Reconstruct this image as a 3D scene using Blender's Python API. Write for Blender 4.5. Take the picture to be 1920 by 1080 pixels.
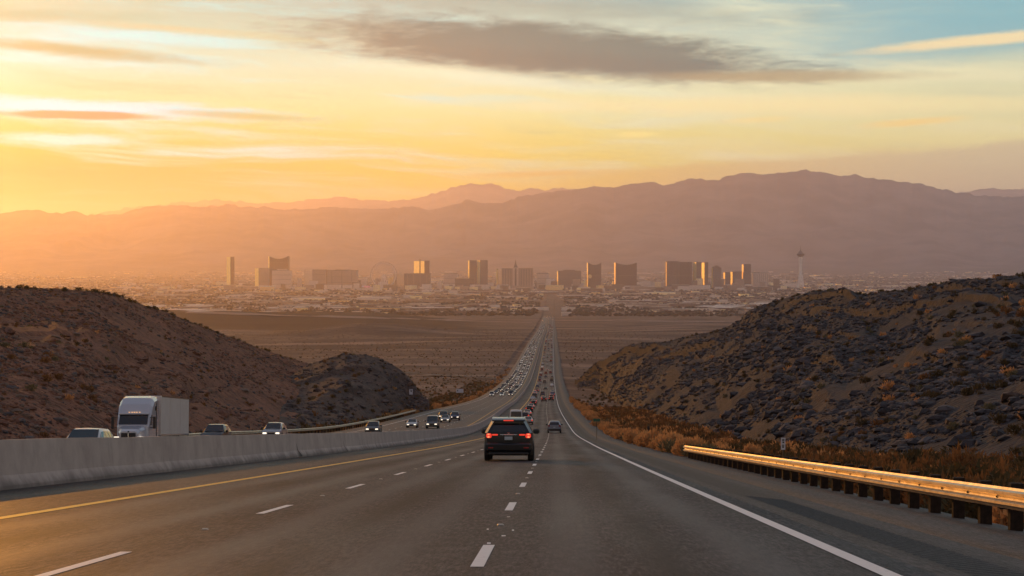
import bpy, math, random
import numpy as np
from mathutils import Vector, Matrix, Euler

random.seed(7)
R = np.random.RandomState(11)
SC = bpy.context.scene
COL = SC.collection
for _o in list(bpy.data.objects):
    bpy.data.objects.remove(_o)

# ----------------------------------------------------------------- camera
F = 3600.0            # focal length in pixels of the 1920 px wide photograph
HZ = 490.0            # row of the eye level
cam_d = bpy.data.cameras.new('camera')
cam_d.sensor_width = 36.0
cam_d.lens = 36.0 * F / 1920.0
cam_d.clip_start = 0.1
cam_d.clip_end = 400000.0
cam = bpy.data.objects.new('camera', cam_d)
COL.objects.link(cam)
cam.location = (0, 0, 0)
cam.rotation_euler = (math.radians(90) - math.atan((540.0 - HZ) / F), 0, 0)
SC.camera = cam

# ----------------------------------------------------------------- light
SUN_EL = math.radians(5.6)
SUN_AZ = math.radians(-19.0)          # to the west of the view axis, outside the frame
SUN_STRENGTH = 1.7
HAZE_DENSITY = 2.5e-5
HAZE_ANISO = 0.75
HAZE_COLOR = (0.84, 0.775, 0.93, 1)
SC.view_settings.view_transform = 'Standard'
SC.view_settings.look = 'None'
SC.view_settings.exposure = 0.0
SC.view_settings.gamma = 1.0
SC.view_settings.use_curve_mapping = False
SC.cycles.use_denoising = True
SC.cycles.max_bounces = 6
SC.cycles.volume_bounces = 1
SC.cycles.transparent_max_bounces = 12

sun_d = bpy.data.lights.new('sun', 'SUN')
sun_d.energy = SUN_STRENGTH
sun_d.angle = math.radians(0.6)
sun_d.color = (1.0, 0.37, 0.03)
sun = bpy.data.objects.new('sun', sun_d)
COL.objects.link(sun)
_sd = Vector((math.sin(SUN_AZ) * math.cos(SUN_EL), math.cos(SUN_AZ) * math.cos(SUN_EL), math.sin(SUN_EL)))
sun.rotation_euler = _sd.to_track_quat('Z', 'Y').to_euler()
sun.location = _sd * 50

# ----------------------------------------------------------------- world
world = bpy.data.worlds.new('World')
SC.world = world
world.use_nodes = True
WT = world.node_tree
WT.nodes.clear()


class NT:
    """small helper that chains shader nodes"""
    def __init__(self, tree):
        self.t = tree

    def n(self, kind, **kw):
        nd = self.t.nodes.new(kind)
        for k, v in kw.items():
            setattr(nd, k, v)
        return nd

    def link(self, a, b):
        self.t.links.new(a, b)

    def put(self, sock, v):
        if isinstance(v, bpy.types.NodeSocket):
            self.t.links.new(v, sock)
        else:
            sock.default_value = v

    def m(self, op, a, b=0.0, c=None, clamp=False):
        nd = self.n('ShaderNodeMath', operation=op)
        nd.use_clamp = clamp
        self.put(nd.inputs[0], a)
        self.put(nd.inputs[1], b)
        if c is not None:
            self.put(nd.inputs[2], c)
        return nd.outputs[0]

    def ss(self, x, a, b):                       # smoothstep from a to b
        nd = self.n('ShaderNodeMapRange', interpolation_type='SMOOTHSTEP')
        self.put(nd.inputs[0], x)
        self.put(nd.inputs[1], a)
        self.put(nd.inputs[2], b)
        return nd.outputs[0]

    def mix(self, f, a, b, blend='MIX'):
        nd = self.n('ShaderNodeMix', data_type='RGBA', blend_type=blend)
        self.put(nd.inputs[0], f)
        for s, v in ((nd.inputs[6], a), (nd.inputs[7], b)):
            if isinstance(v, tuple) and len(v) == 3:
                v = (*v, 1)
            self.put(s, v)
        return nd.outputs[2]

    def xyz(self, x, y, z):
        nd = self.n('ShaderNodeCombineXYZ')
        for i, v in enumerate((x, y, z)):
            self.put(nd.inputs[i], v)
        return nd.outputs[0]

    def noise(self, vec, scale, detail=4.0, rough=0.55, dist=0.0, col=False):
        nd = self.n('ShaderNodeTexNoise')
        if vec is not None:
            self.link(vec, nd.inputs['Vector'])
        nd.inputs['Scale'].default_value = scale
        nd.inputs['Detail'].default_value = detail
        nd.inputs['Roughness'].default_value = rough
        nd.inputs['Distortion'].default_value = dist
        return nd.outputs[1 if col else 0]

    def ramp(self, f, stops, interp='LINEAR'):
        nd = self.n('ShaderNodeValToRGB')
        cr = nd.color_ramp
        cr.interpolation = interp
        while len(cr.elements) < len(stops):
            cr.elements.new(0.5)
        for e, (p, c) in zip(cr.elements, stops):
            e.position = p
            e.color = (*c, 1) if len(c) == 3 else c
        self.put(nd.inputs[0], f)
        return nd.outputs[0]


def lin(r, g, b):
    f = lambda c: (c / 255.0) / 12.92 if c / 255.0 <= 0.04045 else ((c / 255.0 + 0.055) / 1.055) ** 2.4
    return (f(r), f(g), f(b))


def build_world():
    k = NT(WT)
    out = k.n('ShaderNodeOutputWorld')
    sky = k.n('ShaderNodeTexSky', sky_type='NISHITA')
    sky.sun_disc = False
    sky.sun_elevation = SUN_EL
    sky.sun_rotation = SUN_AZ
    sky.altitude = 700
    sky.air_density = 1.4
    sky.dust_density = 3.0
    tc = k.n('ShaderNodeTexCoord')
    sep = k.n('ShaderNodeSeparateXYZ')
    k.link(tc.outputs['Generated'], sep.inputs[0])
    x, y, z = sep.outputs
    hor = k.m('SQRT', k.m('ADD', k.m('MULTIPLY', x, x), k.m('MULTIPLY', y, y)))
    v = k.m('DIVIDE', z, k.m('MAXIMUM', hor, 0.05))            # tangent of the elevation
    az = k.m('ARCTAN2', x, y)
    dp = k.n('ShaderNodeVectorMath', operation='DOT_PRODUCT')
    k.link(tc.outputs['Generated'], dp.inputs[0])
    dp.inputs[1].default_value = tuple(_sd)
    ang = k.m('ARCCOSINE', k.m('MINIMUM', dp.outputs['Value'], 1.0))      # angle from the sun
    # colours of the sky above the haze: what the picture shows less what the haze in front adds
    W_, S1_, S2_ = (0.234, 0.221, 0.242), (1.05, 0.342, 0.003), (0.99, 0.523, 0.35)

    def B(rgb, px, py, gain=1.0):
        vv_ = (HZ - py) / F
        tm = math.exp(-HAZE_DENSITY * min(2150.0 / max(vv_, 0.001), 80000.0))
        d_ = Vector(((px - 960) / F, 1.0, vv_)).normalized()
        g_ = HAZE_ANISO
        hg = (1 - g_ * g_) / (4 * math.pi * (1 + g_ * g_ - 2 * g_ * d_.dot(_sd)) ** 1.5)
        o_ = []
        for c_, w0, s1, s2 in zip(lin(*rgb), W_, S1_, S2_):
            o_.append(max(0.012, (c_ * gain - (1 - tm) * (w0 + s1 * hg + s2 * hg * vv_)) / tm))
        return tuple(o_)

    rows_ = (382, 328, 267, 202, 130, 58, 0)
    tg = {0: ((252, 200, 40), (253, 210, 40), (254, 222, 90), (255, 240, 165), (255, 243, 200), (254, 232, 190), (253, 226, 180)),
          960: ((248, 190, 104), (250, 200, 108), (252, 212, 132), (253, 228, 168), (251, 230, 188), (226, 214, 186), (196, 194, 180)),
          1900: ((200, 165, 140), (206, 178, 146), (224, 204, 156), (226, 212, 168), (214, 210, 178), (160, 188, 188), (146, 184, 192))}
    up_ = {0: (0.66, 0.50, 0.26), 960: (0.40, 0.43, 0.44), 1900: (0.32, 0.44, 0.56)}
    rv = k.m('DIVIDE', v, 0.30, clamp=True)
    ramps = {}
    for px_, cs_ in tg.items():
        st_ = [(((HZ - r_) / F) / 0.30, B(c_, px_, r_)) for r_, c_ in zip(rows_, cs_)]
        ramps[px_] = k.ramp(rv, st_ + [(1.0, up_[px_])])
    dl = k.m('ABSOLUTE', k.m('SUBTRACT', az, SUN_AZ))
    clear = k.mix(k.ss(dl, 0.05, 0.34), ramps[0], ramps[960])
    clear = k.mix(k.ss(dl, 0.33, 0.62), clear, ramps[1900])
    base = k.mix(1.0, sky.outputs[0], (0.075, 0.075, 0.075), 'MULTIPLY')
    zen = k.mix(0.85, base, lin(130, 133, 152))
    clear = k.mix(k.ss(v, 0.18, 0.9), clear, zen)
    # the eastern sky behind the camera: mauve above the earth's shadow
    east = k.ss(y, 0.55, -0.45)
    clear = k.mix(east, clear, k.mix(k.ss(v, 0.0, 0.9), lin(152, 128, 130), lin(130, 133, 152)))
    # glow around the hidden sun
    g1 = k.m('POWER', 2.718, k.m('MULTIPLY', k.m('MULTIPLY', ang, ang), -1.0 / (0.07 ** 2)))
    col = k.mix(k.m('MULTIPLY', g1, 0.6), clear, k.mix(k.ss(v, 0.03, 0.09), (1.3, 0.72, 0.02), (1.5, 1.3, 0.9)))
    # cirrus: layers of stretched noise in a sheared azimuth/elevation frame
    sh = k.m('ADD', v, k.m('MULTIPLY', az, 0.045))
    warp = k.noise(k.xyz(k.m('MULTIPLY', az, 7.0), k.m('MULTIPLY', v, 40.0), 0.0), 1.0, 3, 0.5)
    warp = k.m('MULTIPLY', k.m('SUBTRACT', warp, 0.5), 0.022)
    vv = k.m('ADD', sh, warp)
    lv = k.m('LOGARITHM', k.m('ADD', k.m('MAXIMUM', vv, -0.02), 0.045), 2.718)
    c1 = k.noise(k.xyz(k.m('MULTIPLY', az, 4.2), k.m('MULTIPLY', lv, 5.2), 3.1), 1.0, 7, 0.58, 0.25)
    c2 = k.noise(k.xyz(k.m('MULTIPLY', az, 10.0), k.m('MULTIPLY', lv, 15.0), 8.3), 1.0, 6, 0.6, 0.3)
    cn = k.m('ADD', k.m('MULTIPLY', c1, 0.68), k.m('MULTIPLY', c2, 0.32))
    lo = k.m('MULTIPLY', k.ss(v, 0.018, 0.06), k.m('SUBTRACT', 1.0, k.m('MULTIPLY', k.ss(v, 0.16, 0.6), 0.8)))
    cir = k.m('MULTIPLY', k.ss(cn, 0.47, 0.64), lo)
    drk = k.m('MULTIPLY', k.ss(cn, 0.46, 0.34), lo)
    fz = k.ss(dl, 0.08, 0.55)
    cream = k.mix(fz, B((255, 251, 236), 60, 120, 1.08), B((244, 226, 184), 1700, 170))
    peach = k.mix(fz, B((253, 218, 150), 60, 120), B((206, 196, 166), 1700, 150))
    col = k.mix(k.m('MULTIPLY', cir, k.m('SUBTRACT', 0.9, k.m('MULTIPLY', fz, 0.30))), col, cream)
    col = k.mix(k.m('MULTIPLY', drk, 0.45), col, peach)

    wob = k.noise(k.xyz(k.m('MULTIPLY', az, 22.0), k.m('MULTIPLY', v, 90.0), 1.7), 1.0, 6, 0.62, 0.4)
    wob = k.m('SUBTRACT', wob, 0.5)
    wob2 = k.noise(k.xyz(k.m('MULTIPLY', az, 60.0), k.m('MULTIPLY', v, 300.0), 5.7), 1.0, 5, 0.6, 0.6)
    wob2 = k.m('SUBTRACT', wob2, 0.5)

    def cloud(px0, py0, px1, py1, half, soft=0.6, rag=0.5):
        """mask of one long cloud between two directions (given as picture angles)"""
        a0, v0 = (px0 - 960) / F, (HZ - py0) / F
        a1, v1 = (px1 - 960) / F, (HZ - py1) / F
        ac, vc = (a0 + a1) / 2, (v0 + v1) / 2
        hl = abs(a1 - a0) / 2
        tilt = (v1 - v0) / (a1 - a0)
        da = k.m('SUBTRACT', az, ac)
        dv = k.m('SUBTRACT', k.m('SUBTRACT', v, vc), k.m('MULTIPLY', da, tilt))
        dv = k.m('DIVIDE', dv, half / F)
        da = k.m('DIVIDE', da, hl)
        dist = k.m('SQRT', k.m('ADD', k.m('MULTIPLY', da, da), k.m('MULTIPLY', dv, dv)))
        dist = k.m('ADD', dist, k.m('MULTIPLY', k.m('ADD', wob, k.m('MULTIPLY', wob2, 0.5)), rag * 2))
        return k.ss(dist, 1.0 + soft * 0.35, 1.0 - soft), dv

    def lay(px0, py0, px1, py1, half, colour, amount, soft=0.6, rag=0.5):
        nonlocal col
        if max(colour) > 2.5:
            colour = B(colour, (px0 + px1) / 2, (py0 + py1) / 2)
        mk, _ = cloud(px0, py0, px1, py1, half, soft, rag)
        col = k.mix(k.m('MULTIPLY', mk, amount), col, colour)

    # the bank of thin grey cloud low in the north, its upper edge catching the sun
    line = k.m('ADD', (HZ - 332) / F, k.m('MULTIPLY', k.m('SUBTRACT', az, (850 - 960) / F), 66.0 / 1070.0))
    bank = k.ss(k.m('SUBTRACT', line, k.m('ADD', v, k.m('MULTIPLY', wob, 0.010))), -0.0008, 0.0045)
    bank = k.m('MULTIPLY', bank, k.ss(az, -0.07, 0.10))
    col = k.mix(k.m('MULTIPLY', bank, 0.85), col, k.mix(k.ss(az, -0.05, 0.25), B((246, 188, 108), 1000, 330), B((204, 176, 147), 1800, 310)))
    # blue gap
    lay(1330, 112, 2250, 26, 62, (148, 183, 188), 0.82, 0.8, 0.35)
    lay(1060, 8, 1420, -4, 18, (176, 186, 178), 0.6, 0.8, 0.4)
    # grey veil over the top
    lay(420, -10, 1500, 40, 30, (196, 182, 158), 0.7, 0.9, 0.6)
    # the broad dark cloud
    lay(530, 56, 1510, 134, 60, (166, 145, 126), 0.97, 0.46, 0.46)
    lay(760, 96, 1460, 146, 24, (162, 138, 120), 0.6, 0.8, 0.3)
    lay(1180, 146, 1760, 150, 14, (196, 168, 132), 0.8, 0.8, 0.4)
    # bright under-edge streaks
    lay(620, 118, 1250, 178, 17, (255, 240, 205), 0.75, 0.9, 0.35)
    lay(1600, 104, 2050, 72, 12, (247, 220, 172), 0.95, 0.7, 0.5)
    lay(1600, 242, 1800, 228, 8, (246, 204, 138), 0.8, 0.8, 0.4)
    lay(1150, 254, 1240, 252, 6, (255, 222, 150), 0.8, 0.8, 0.4)
    lay(1340, 230, 1500, 224, 6, (250, 214, 150), 0.7, 0.8, 0.4)
    lay(900, 196, 2100, 206, 20, (250, 222, 168), 0.75, 0.9, 0.5)
    # dark bars near the sun with their burning rims
    lay(-260, 196, 560, 222, 17, (255, 254, 240), 1.0, 0.8, 0.75)
    lay(-40, 268, 300, 270, 15, (255, 250, 215), 1.0, 0.8, 0.6)
    lay(30, 222, 320, 224, 9, (242, 168, 80), 0.85, 0.45, 0.45)
    lay(-300, 222, 24, 222, 11, (240, 160, 70), 0.85, 0.45, 0.4)
    lay(-150, 84, 430, 124, 14, (247, 200, 134), 0.85, 0.8, 0.5)
    lay(-300, 40, 300, 44, 16, (250, 214, 160), 0.7, 0.9, 0.5)
    lay(180, 52, 640, 82, 9, (250, 212, 150), 0.65, 0.9, 0.5)
    lay(300, 214, 600, 226, 8, (248, 196, 110), 0.65, 0.8, 0.5)
    lay(860, 330, 1150, 322, 9, (246, 184, 110), 0.6, 0.8, 0.5)
    # the ground side of the sphere
    col = k.mix(k.ss(v, 0.0, -0.02), col, lin(96, 70, 60))
    bg = k.n('ShaderNodeBackground')
    k.link(col, bg.inputs[0])
    bg.inputs[1].default_value = 1.0
    k.link(bg.outputs[0], out.inputs[0])


build_world()

# ----------------------------------------------------------------- helpers: materials


def mat(name, color, rough=0.7, metal=0.0, spec=0.5, emit=None, estr=0.0, noise=None, bump=None, coat=0.0, transl=None):
    """principled material; noise=(scale, colour2, amount), bump=(scale, strength, distance)"""
    m_ = bpy.data.materials.new(name)
    m_.use_nodes = True
    k = NT(m_.node_tree)
    b = m_.node_tree.nodes['Principled BSDF']
    out = m_.node_tree.nodes['Material Output']
    b.inputs['Roughness'].default_value = rough
    b.inputs['Metallic'].default_value = metal
    b.inputs['Specular IOR Level'].default_value = spec
    b.inputs['Coat Weight'].default_value = coat
    b.inputs['Base Color'].default_value = (*color, 1)
    tc = k.n('ShaderNodeTexCoord')
    if noise:
        f = k.noise(tc.outputs['Object'], noise[0], 5, 0.6)
        f = k.ss(f, 0.32, 0.68)
        c = k.mix(k.m('MULTIPLY', f, noise[2]), color, noise[1])
        k.link(c, b.inputs['Base Color'])
    if bump:
        bn = k.n('ShaderNodeBump')
        bn.inputs['Strength'].default_value = bump[1]
        bn.inputs['Distance'].default_value = bump[2]
        k.link(k.noise(tc.outputs['Object'], bump[0], 5, 0.6), bn.inputs['Height'])
        k.link(bn.outputs[0], b.inputs['Normal'])
    if emit:
        b.inputs['Emission Color'].default_value = (*emit, 1)
        b.inputs['Emission Strength'].default_value = estr
    if transl:
        tr = k.n('ShaderNodeBsdfTranslucent')
        if noise:
            k.link(c, tr.inputs[0])
        else:
            tr.inputs[0].default_value = (*color, 1)
        mx = k.n('ShaderNodeMixShader')
        mx.inputs[0].default_value = transl
        k.link(b.outputs[0], mx.inputs[1])
        k.link(tr.outputs[0], mx.inputs[2])
        k.link(mx.outputs[0], out.inputs[0])
    return m_


# ----------------------------------------------------------------- helpers: meshes


def tag(o, label=None, cat=None, group=None, kind=None):
    if label:
        o['label'] = label
    if cat:
        o['category'] = cat
    if group:
        o['group'] = group
    if kind:
        o['kind'] = kind
    return o


def empty(name, loc=(0, 0, 0), rot=(0, 0, 0)):
    o = bpy.data.objects.new(name, None)
    o.empty_display_size = 0.2
    COL.objects.link(o)
    o.location = loc
    o.rotation_euler = rot
    return o


def link_mesh(name, me, parent=None):
    o = bpy.data.objects.new(name, me)
    COL.objects.link(o)
    if parent is not None:
        o.parent = parent
    return o


def np_mesh(name, V, faces, mats, smooth=True, mi=None, uv=None):
    """V (n,3); faces: (m,k) int array, k = 3 or 4"""
    V = np.asarray(V, np.float32)
    faces = np.asarray(faces, np.int32)
    kk = faces.shape[1]
    me = bpy.data.meshes.new(name)
    me.vertices.add(len(V))
    me.vertices.foreach_set('co', V.ravel())
    me.loops.add(faces.size)
    me.loops.foreach_set('vertex_index', faces.ravel())
    me.polygons.add(len(faces))
    me.polygons.foreach_set('loop_start', np.arange(0, faces.size, kk, dtype=np.int32))
    me.polygons.foreach_set('loop_total', np.full(len(faces), kk, np.int32))
    if mi is not None:
        me.polygons.foreach_set('material_index', np.asarray(mi, np.int32))
    me.polygons.foreach_set('use_smooth', np.full(len(faces), bool(smooth)))
    for m_ in (mats if isinstance(mats, (list, tuple)) else [mats]):
        me.materials.append(m_)
    if uv is not None:
        l = me.uv_layers.new(name='UVMap')
        l.data.foreach_set('uv', np.asarray(uv, np.float32)[faces.ravel()].ravel())
    me.update(calc_edges=True)
    return me


def grid_faces(nr, nc):
    i = np.arange(nr - 1)[:, None] * nc + np.arange(nc - 1)[None, :]
    i = i.ravel()
    return np.stack([i, i + 1, i + nc + 1, i + nc], 1)


class MB:
    """collects shapes for ONE mesh"""
    def __init__(self):
        self.v, self.f, self.m = [], [], []

    def add(self, vs, fs, m=0):
        o = len(self.v)
        self.v += [tuple(p) for p in vs]
        for f in fs:
            self.f.append(tuple(o + i for i in f))
            self.m.append(m)
        return self

    def box(self, x0, x1, y0, y1, z0, z1, m=0, bev=0.0):
        if bev <= 0:
            vs = [(x, y, z) for z in (z0, z1) for y in (y0, y1) for x in (x0, x1)]
            return self.add(vs, [(0, 2, 3, 1), (4, 5, 7, 6), (0, 1, 5, 4), (2, 6, 7, 3), (0, 4, 6, 2), (1, 3, 7, 5)], m)
        b = min(bev, (x1 - x0) / 2.01, (y1 - y0) / 2.01, (z1 - z0) / 2.01)
        ring = lambda d, z: [(x0 + d, y0 + b, z), (x0 + b, y0 + d, z), (x1 - b, y0 + d, z), (x1 - d, y0 + b, z),
                             (x1 - d, y1 - b, z), (x1 - b, y1 - d, z), (x0 + b, y1 - d, z), (x0 + d, y1 - b, z)]
        rs = [ring(b, z0), ring(0, z0 + b), ring(0, z1 - b), ring(b, z1)]
        vs = sum(rs, [])
        fs = [tuple(range(7, -1, -1)), tuple(range(24, 32))]
        for r in range(3):
            for i in range(8):
                j = (i + 1) % 8
                fs.append((r * 8 + i, r * 8 + j, r * 8 + 8 + j, r * 8 + 8 + i))
        return self.add(vs, fs, m)

    def prism(self, pts, y0, y1, m=0, axis='y'):
        n = len(pts)
        if axis == 'y':
            vs = [(a, y0, b) for a, b in pts] + [(a, y1, b) for a, b in pts]
        elif axis == 'x':
            vs = [(y0, a, b) for a, b in pts] + [(y1, a, b) for a, b in pts]
        else:
            vs = [(a, b, y0) for a, b in pts] + [(a, b, y1) for a, b in pts]
        fs = [tuple(range(n)), tuple(range(2 * n - 1, n - 1, -1))]
        fs += [(i, n + i, n + (i + 1) % n, (i + 1) % n) for i in range(n)]
        return self.add(vs, fs, m)

    def tube(self, a, b, r0, r1=None, n=8, m=0):
        r1 = r0 if r1 is None else r1
        a, b = Vector(a), Vector(b)
        d = (b - a).normalized()
        u = d.orthogonal().normalized()
        w = d.cross(u)
        vs = []
        for c, r in ((a, r0), (b, r1)):
            for i in range(n):
                t = 2 * math.pi * i / n
                vs.append(c + (u * math.cos(t) + w * math.sin(t)) * r)
        fs = [(i, (i + 1) % n, n + (i + 1) % n, n + i) for i in range(n)]
        fs += [tuple(range(n - 1, -1, -1)), tuple(range(n, 2 * n))]
        return self.add(vs, fs, m)

    def lathe(self, prof, n=16, m=0, c=(0, 0, 0), cap=True):
        vs = []
        for r, z in prof:
            for i in range(n):
                t = 2 * math.pi * i / n
                vs.append((c[0] + r * math.cos(t), c[1] + r * math.sin(t), c[2] + z))
        fs = []
        for q in range(len(prof) - 1):
            for i in range(n):
                j = (i + 1) % n
                fs.append((q * n + i, q * n + j, q * n + n + j, q * n + n + i))
        if cap:
            fs.append(tuple(range(n - 1, -1, -1)))
            fs.append(tuple(range((len(prof) - 1) * n, len(prof) * n)))
        return self.add(vs, fs, m)

    def wheel(self, c, r, w, n=18, m=0):
        prof = [(r * 0.62, -w / 2), (r * 0.93, -w / 2), (r, -w * 0.34), (r, w * 0.34), (r * 0.93, w / 2), (r * 0.62, w / 2)]
        vs = []
        for q, x in prof:
            for i in range(n):
                t = 2 * math.pi * i / n
                vs.append((c[0] + x, c[1] + q * math.cos(t), c[2] + q * math.sin(t)))
        fs = []
        for q in range(len(prof)):
            p = (q + 1) % len(prof)
            for i in range(n):
                j = (i + 1) % n
                fs.append((q * n + i, q * n + j, p * n + j, p * n + i))
        return self.add(vs, fs, m)

    def mesh(self, name, mats, smooth=False):
        me = bpy.data.meshes.new(name)
        me.from_pydata(self.v, [], self.f)
        for m_ in (mats if isinstance(mats, (list, tuple)) else [mats]):
            me.materials.append(m_)
        me.polygons.foreach_set('material_index', self.m)
        if smooth:
            me.polygons.foreach_set('use_smooth', [True] * len(self.f))
        me.update()
        return me

    def build(self, name, mats, parent=None, smooth=False):
        return link_mesh(name, self.mesh(name, mats, smooth), parent)


def copy_tree(o, parent=None):
    c = o.copy()
    COL.objects.link(c)
    if parent is not None:
        c.parent = parent
    for ch in [q for q in o.children]:
        copy_tree(ch, c)
    return c


# value noise in numpy
def _hash(ix, iy, seed):
    h = (ix * 374761393 + iy * 668265263 + seed * 1442695041) & 0xFFFFFFFF
    h = ((h ^ (h >> 13)) * 1274126177) & 0xFFFFFFFF
    return ((h ^ (h >> 16)) & 0xFFFFFF) / float(0xFFFFFF)


def vnoise(x, y, seed=0):
    x = np.asarray(x, np.float64)
    y = np.asarray(y, np.float64)
    ix, iy = np.floor(x).astype(np.int64), np.floor(y).astype(np.int64)
    fx, fy = x - ix, y - iy
    fx = fx * fx * (3 - 2 * fx)
    fy = fy * fy * (3 - 2 * fy)
    a, b = _hash(ix, iy, seed), _hash(ix + 1, iy, seed)
    c, d = _hash(ix, iy + 1, seed), _hash(ix + 1, iy + 1, seed)
    return (a + (b - a) * fx) * (1 - fy) + (c + (d - c) * fx) * fy


def fbm(x, y, octv=4, seed=0, gain=0.5, lac=2.03):
    s, a, t = 0.0, 1.0, 0.0
    for i in range(octv):
        s = s + a * vnoise(x, y, seed + i * 17)
        t += a
        a *= gain
        x, y = x * lac + 13.7, y * lac + 7.1
    return s / t - 0.5


def ridged(x, y, octv=4, seed=0):
    s, a, t = 0.0, 1.0, 0.0
    for i in range(octv):
        s = s + a * (1 - np.abs(2 * vnoise(x, y, seed + i * 17) - 1))
        t += a
        a *= 0.5
        x, y = x * 2.03 + 3.7, y * 2.03 + 9.1
    return s / t


def sst(x, a, b):
    t = np.clip((np.asarray(x, float) - a) / (b - a), 0, 1)
    return t * t * (3 - 2 * t)


def pchip(xs, ys):
    xs, ys = np.array(xs, float), np.array(ys, float)
    h = np.diff(xs)
    dl = np.diff(ys) / h
    d = np.zeros_like(xs)
    for i in range(1, len(xs) - 1):
        if dl[i - 1] * dl[i] > 0:
            w1, w2 = 2 * h[i] + h[i - 1], h[i] + 2 * h[i - 1]
            d[i] = (w1 + w2) / (w1 / dl[i - 1] + w2 / dl[i])
    d[0], d[-1] = dl[0], dl[-1]

    def f(x):
        x = np.asarray(x, float)
        i = np.clip(np.searchsorted(xs, x) - 1, 0, len(h) - 1)
        t = np.clip((x - xs[i]) / h[i], -0.5, 1.5)
        t2, t3 = t * t, t * t * t
        return ((2 * t3 - 3 * t2 + 1) * ys[i] + (t3 - 2 * t2 + t) * h[i] * d[i] + (-2 * t3 + 3 * t2) * ys[i + 1] + (t3 - t2) * h[i] * d[i + 1])
    return f


# ----------------------------------------------------------------- the lie of the land
drop = pchip([-120, 0, 80, 150, 277, 317, 492, 742, 1097, 1320, 1730, 2480, 3530, 5130, 8000, 12000, 16000, 20000, 25000, 30000, 45000, 90000],
             [-9.24, 1.26, 8.26, 14.3, 24.7, 27.5, 38.5, 53.3, 70, 78, 87.5, 104, 129, 163, 205, 217, 222, 213, 185, 120, -250, -400])
edge_x = pchip([-120, 0, 300, 500, 742, 1097, 1320, 1730, 2480, 3530, 5130, 8000, 20000],
               [0.32, 2.9, 9.35, 12.6, 17.3, 24.4, 28.8, 37.5, 53.0, 76.0, 108.0, 170.0, 440.0])      # right edge line of the descending carriageway


def left_dip(y):                                # the oncoming carriageway lies a little lower near the camera
    return -0.45 * (1 - sst(y, 110, 200))


def road_z(s, y):
    """height of the paved surface at lateral offset s from the right edge line"""
    s = np.asarray(s, float)
    z = -drop(y)
    z = z - 0.11 * np.clip(s - 0.4, 0, 6)
    z = z + np.where(s < -14.6, left_dip(y), 0.0)
    return z


def at(px, py, d):
    return Vector(((px - 960) / F * d, d, -(py - HZ) / F * d))


def left_edge(y):                               # outer edge line of the oncoming carriageway
    return -32.4 + 3.6 * sst(y, 430, 800)


def ground_z(x, y):
    x, y = np.asarray(x, float), np.asarray(y, float)
    s = x - edge_x(y)
    b = -drop(y)
    dep = 0.35 + np.clip(y, 0, 4000) * 0.0004
    ins = sst(s, -40, -37.5) * (1 - sst(s, 5.0, 7.0))
    right = -0.75 - 0.5 * sst(s, 5, 9) - 0.3 * sst(s, 9, 16)
    left = -0.5 + left_dip(y)
    z = b + np.where(s > 0, right, left) * (1 - ins) + ins * (-dep - 0.55)
    out = np.where(s > 0, sst(s, 6, 30), sst(-s, 40, 80))
    z = z + out * fbm(x / 9.0, y / 14.0, 3, 5) * 0.9
    far = sst(y, 800, 2500) * np.where(s > 0, sst(s, 30, 260), sst(-s, 60, 300))
    z = z + far * (fbm(x / 500.0, y / 420.0, 4, 9) * 22 + fbm(x / 90.0, y / 90.0, 3, 19) * 4) * (1 - sst(y, 5200, 6800) * 0.85)
    # low bench across the valley and its mound
    bench = sst(y, 3900, 4700) * (1 - sst(y, 5000, 5900)) * sst(-x, 20, 420) * (1 - sst(-x, 900, 1500) * 0.4)
    z = z + bench * (30 + fbm(x / 220.0, y / 300.0, 3, 31) * 8)
    z = z + 22 * np.exp(-(((x + 240) / 130.0) ** 2 + ((y - 3250) / 220.0) ** 2))
    bench2 = sst(y, 3300, 3700) * (1 - sst(y, 4000, 4700)) * sst(x, 130, 420)
    z = z + bench2 * 9
    return z


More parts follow.
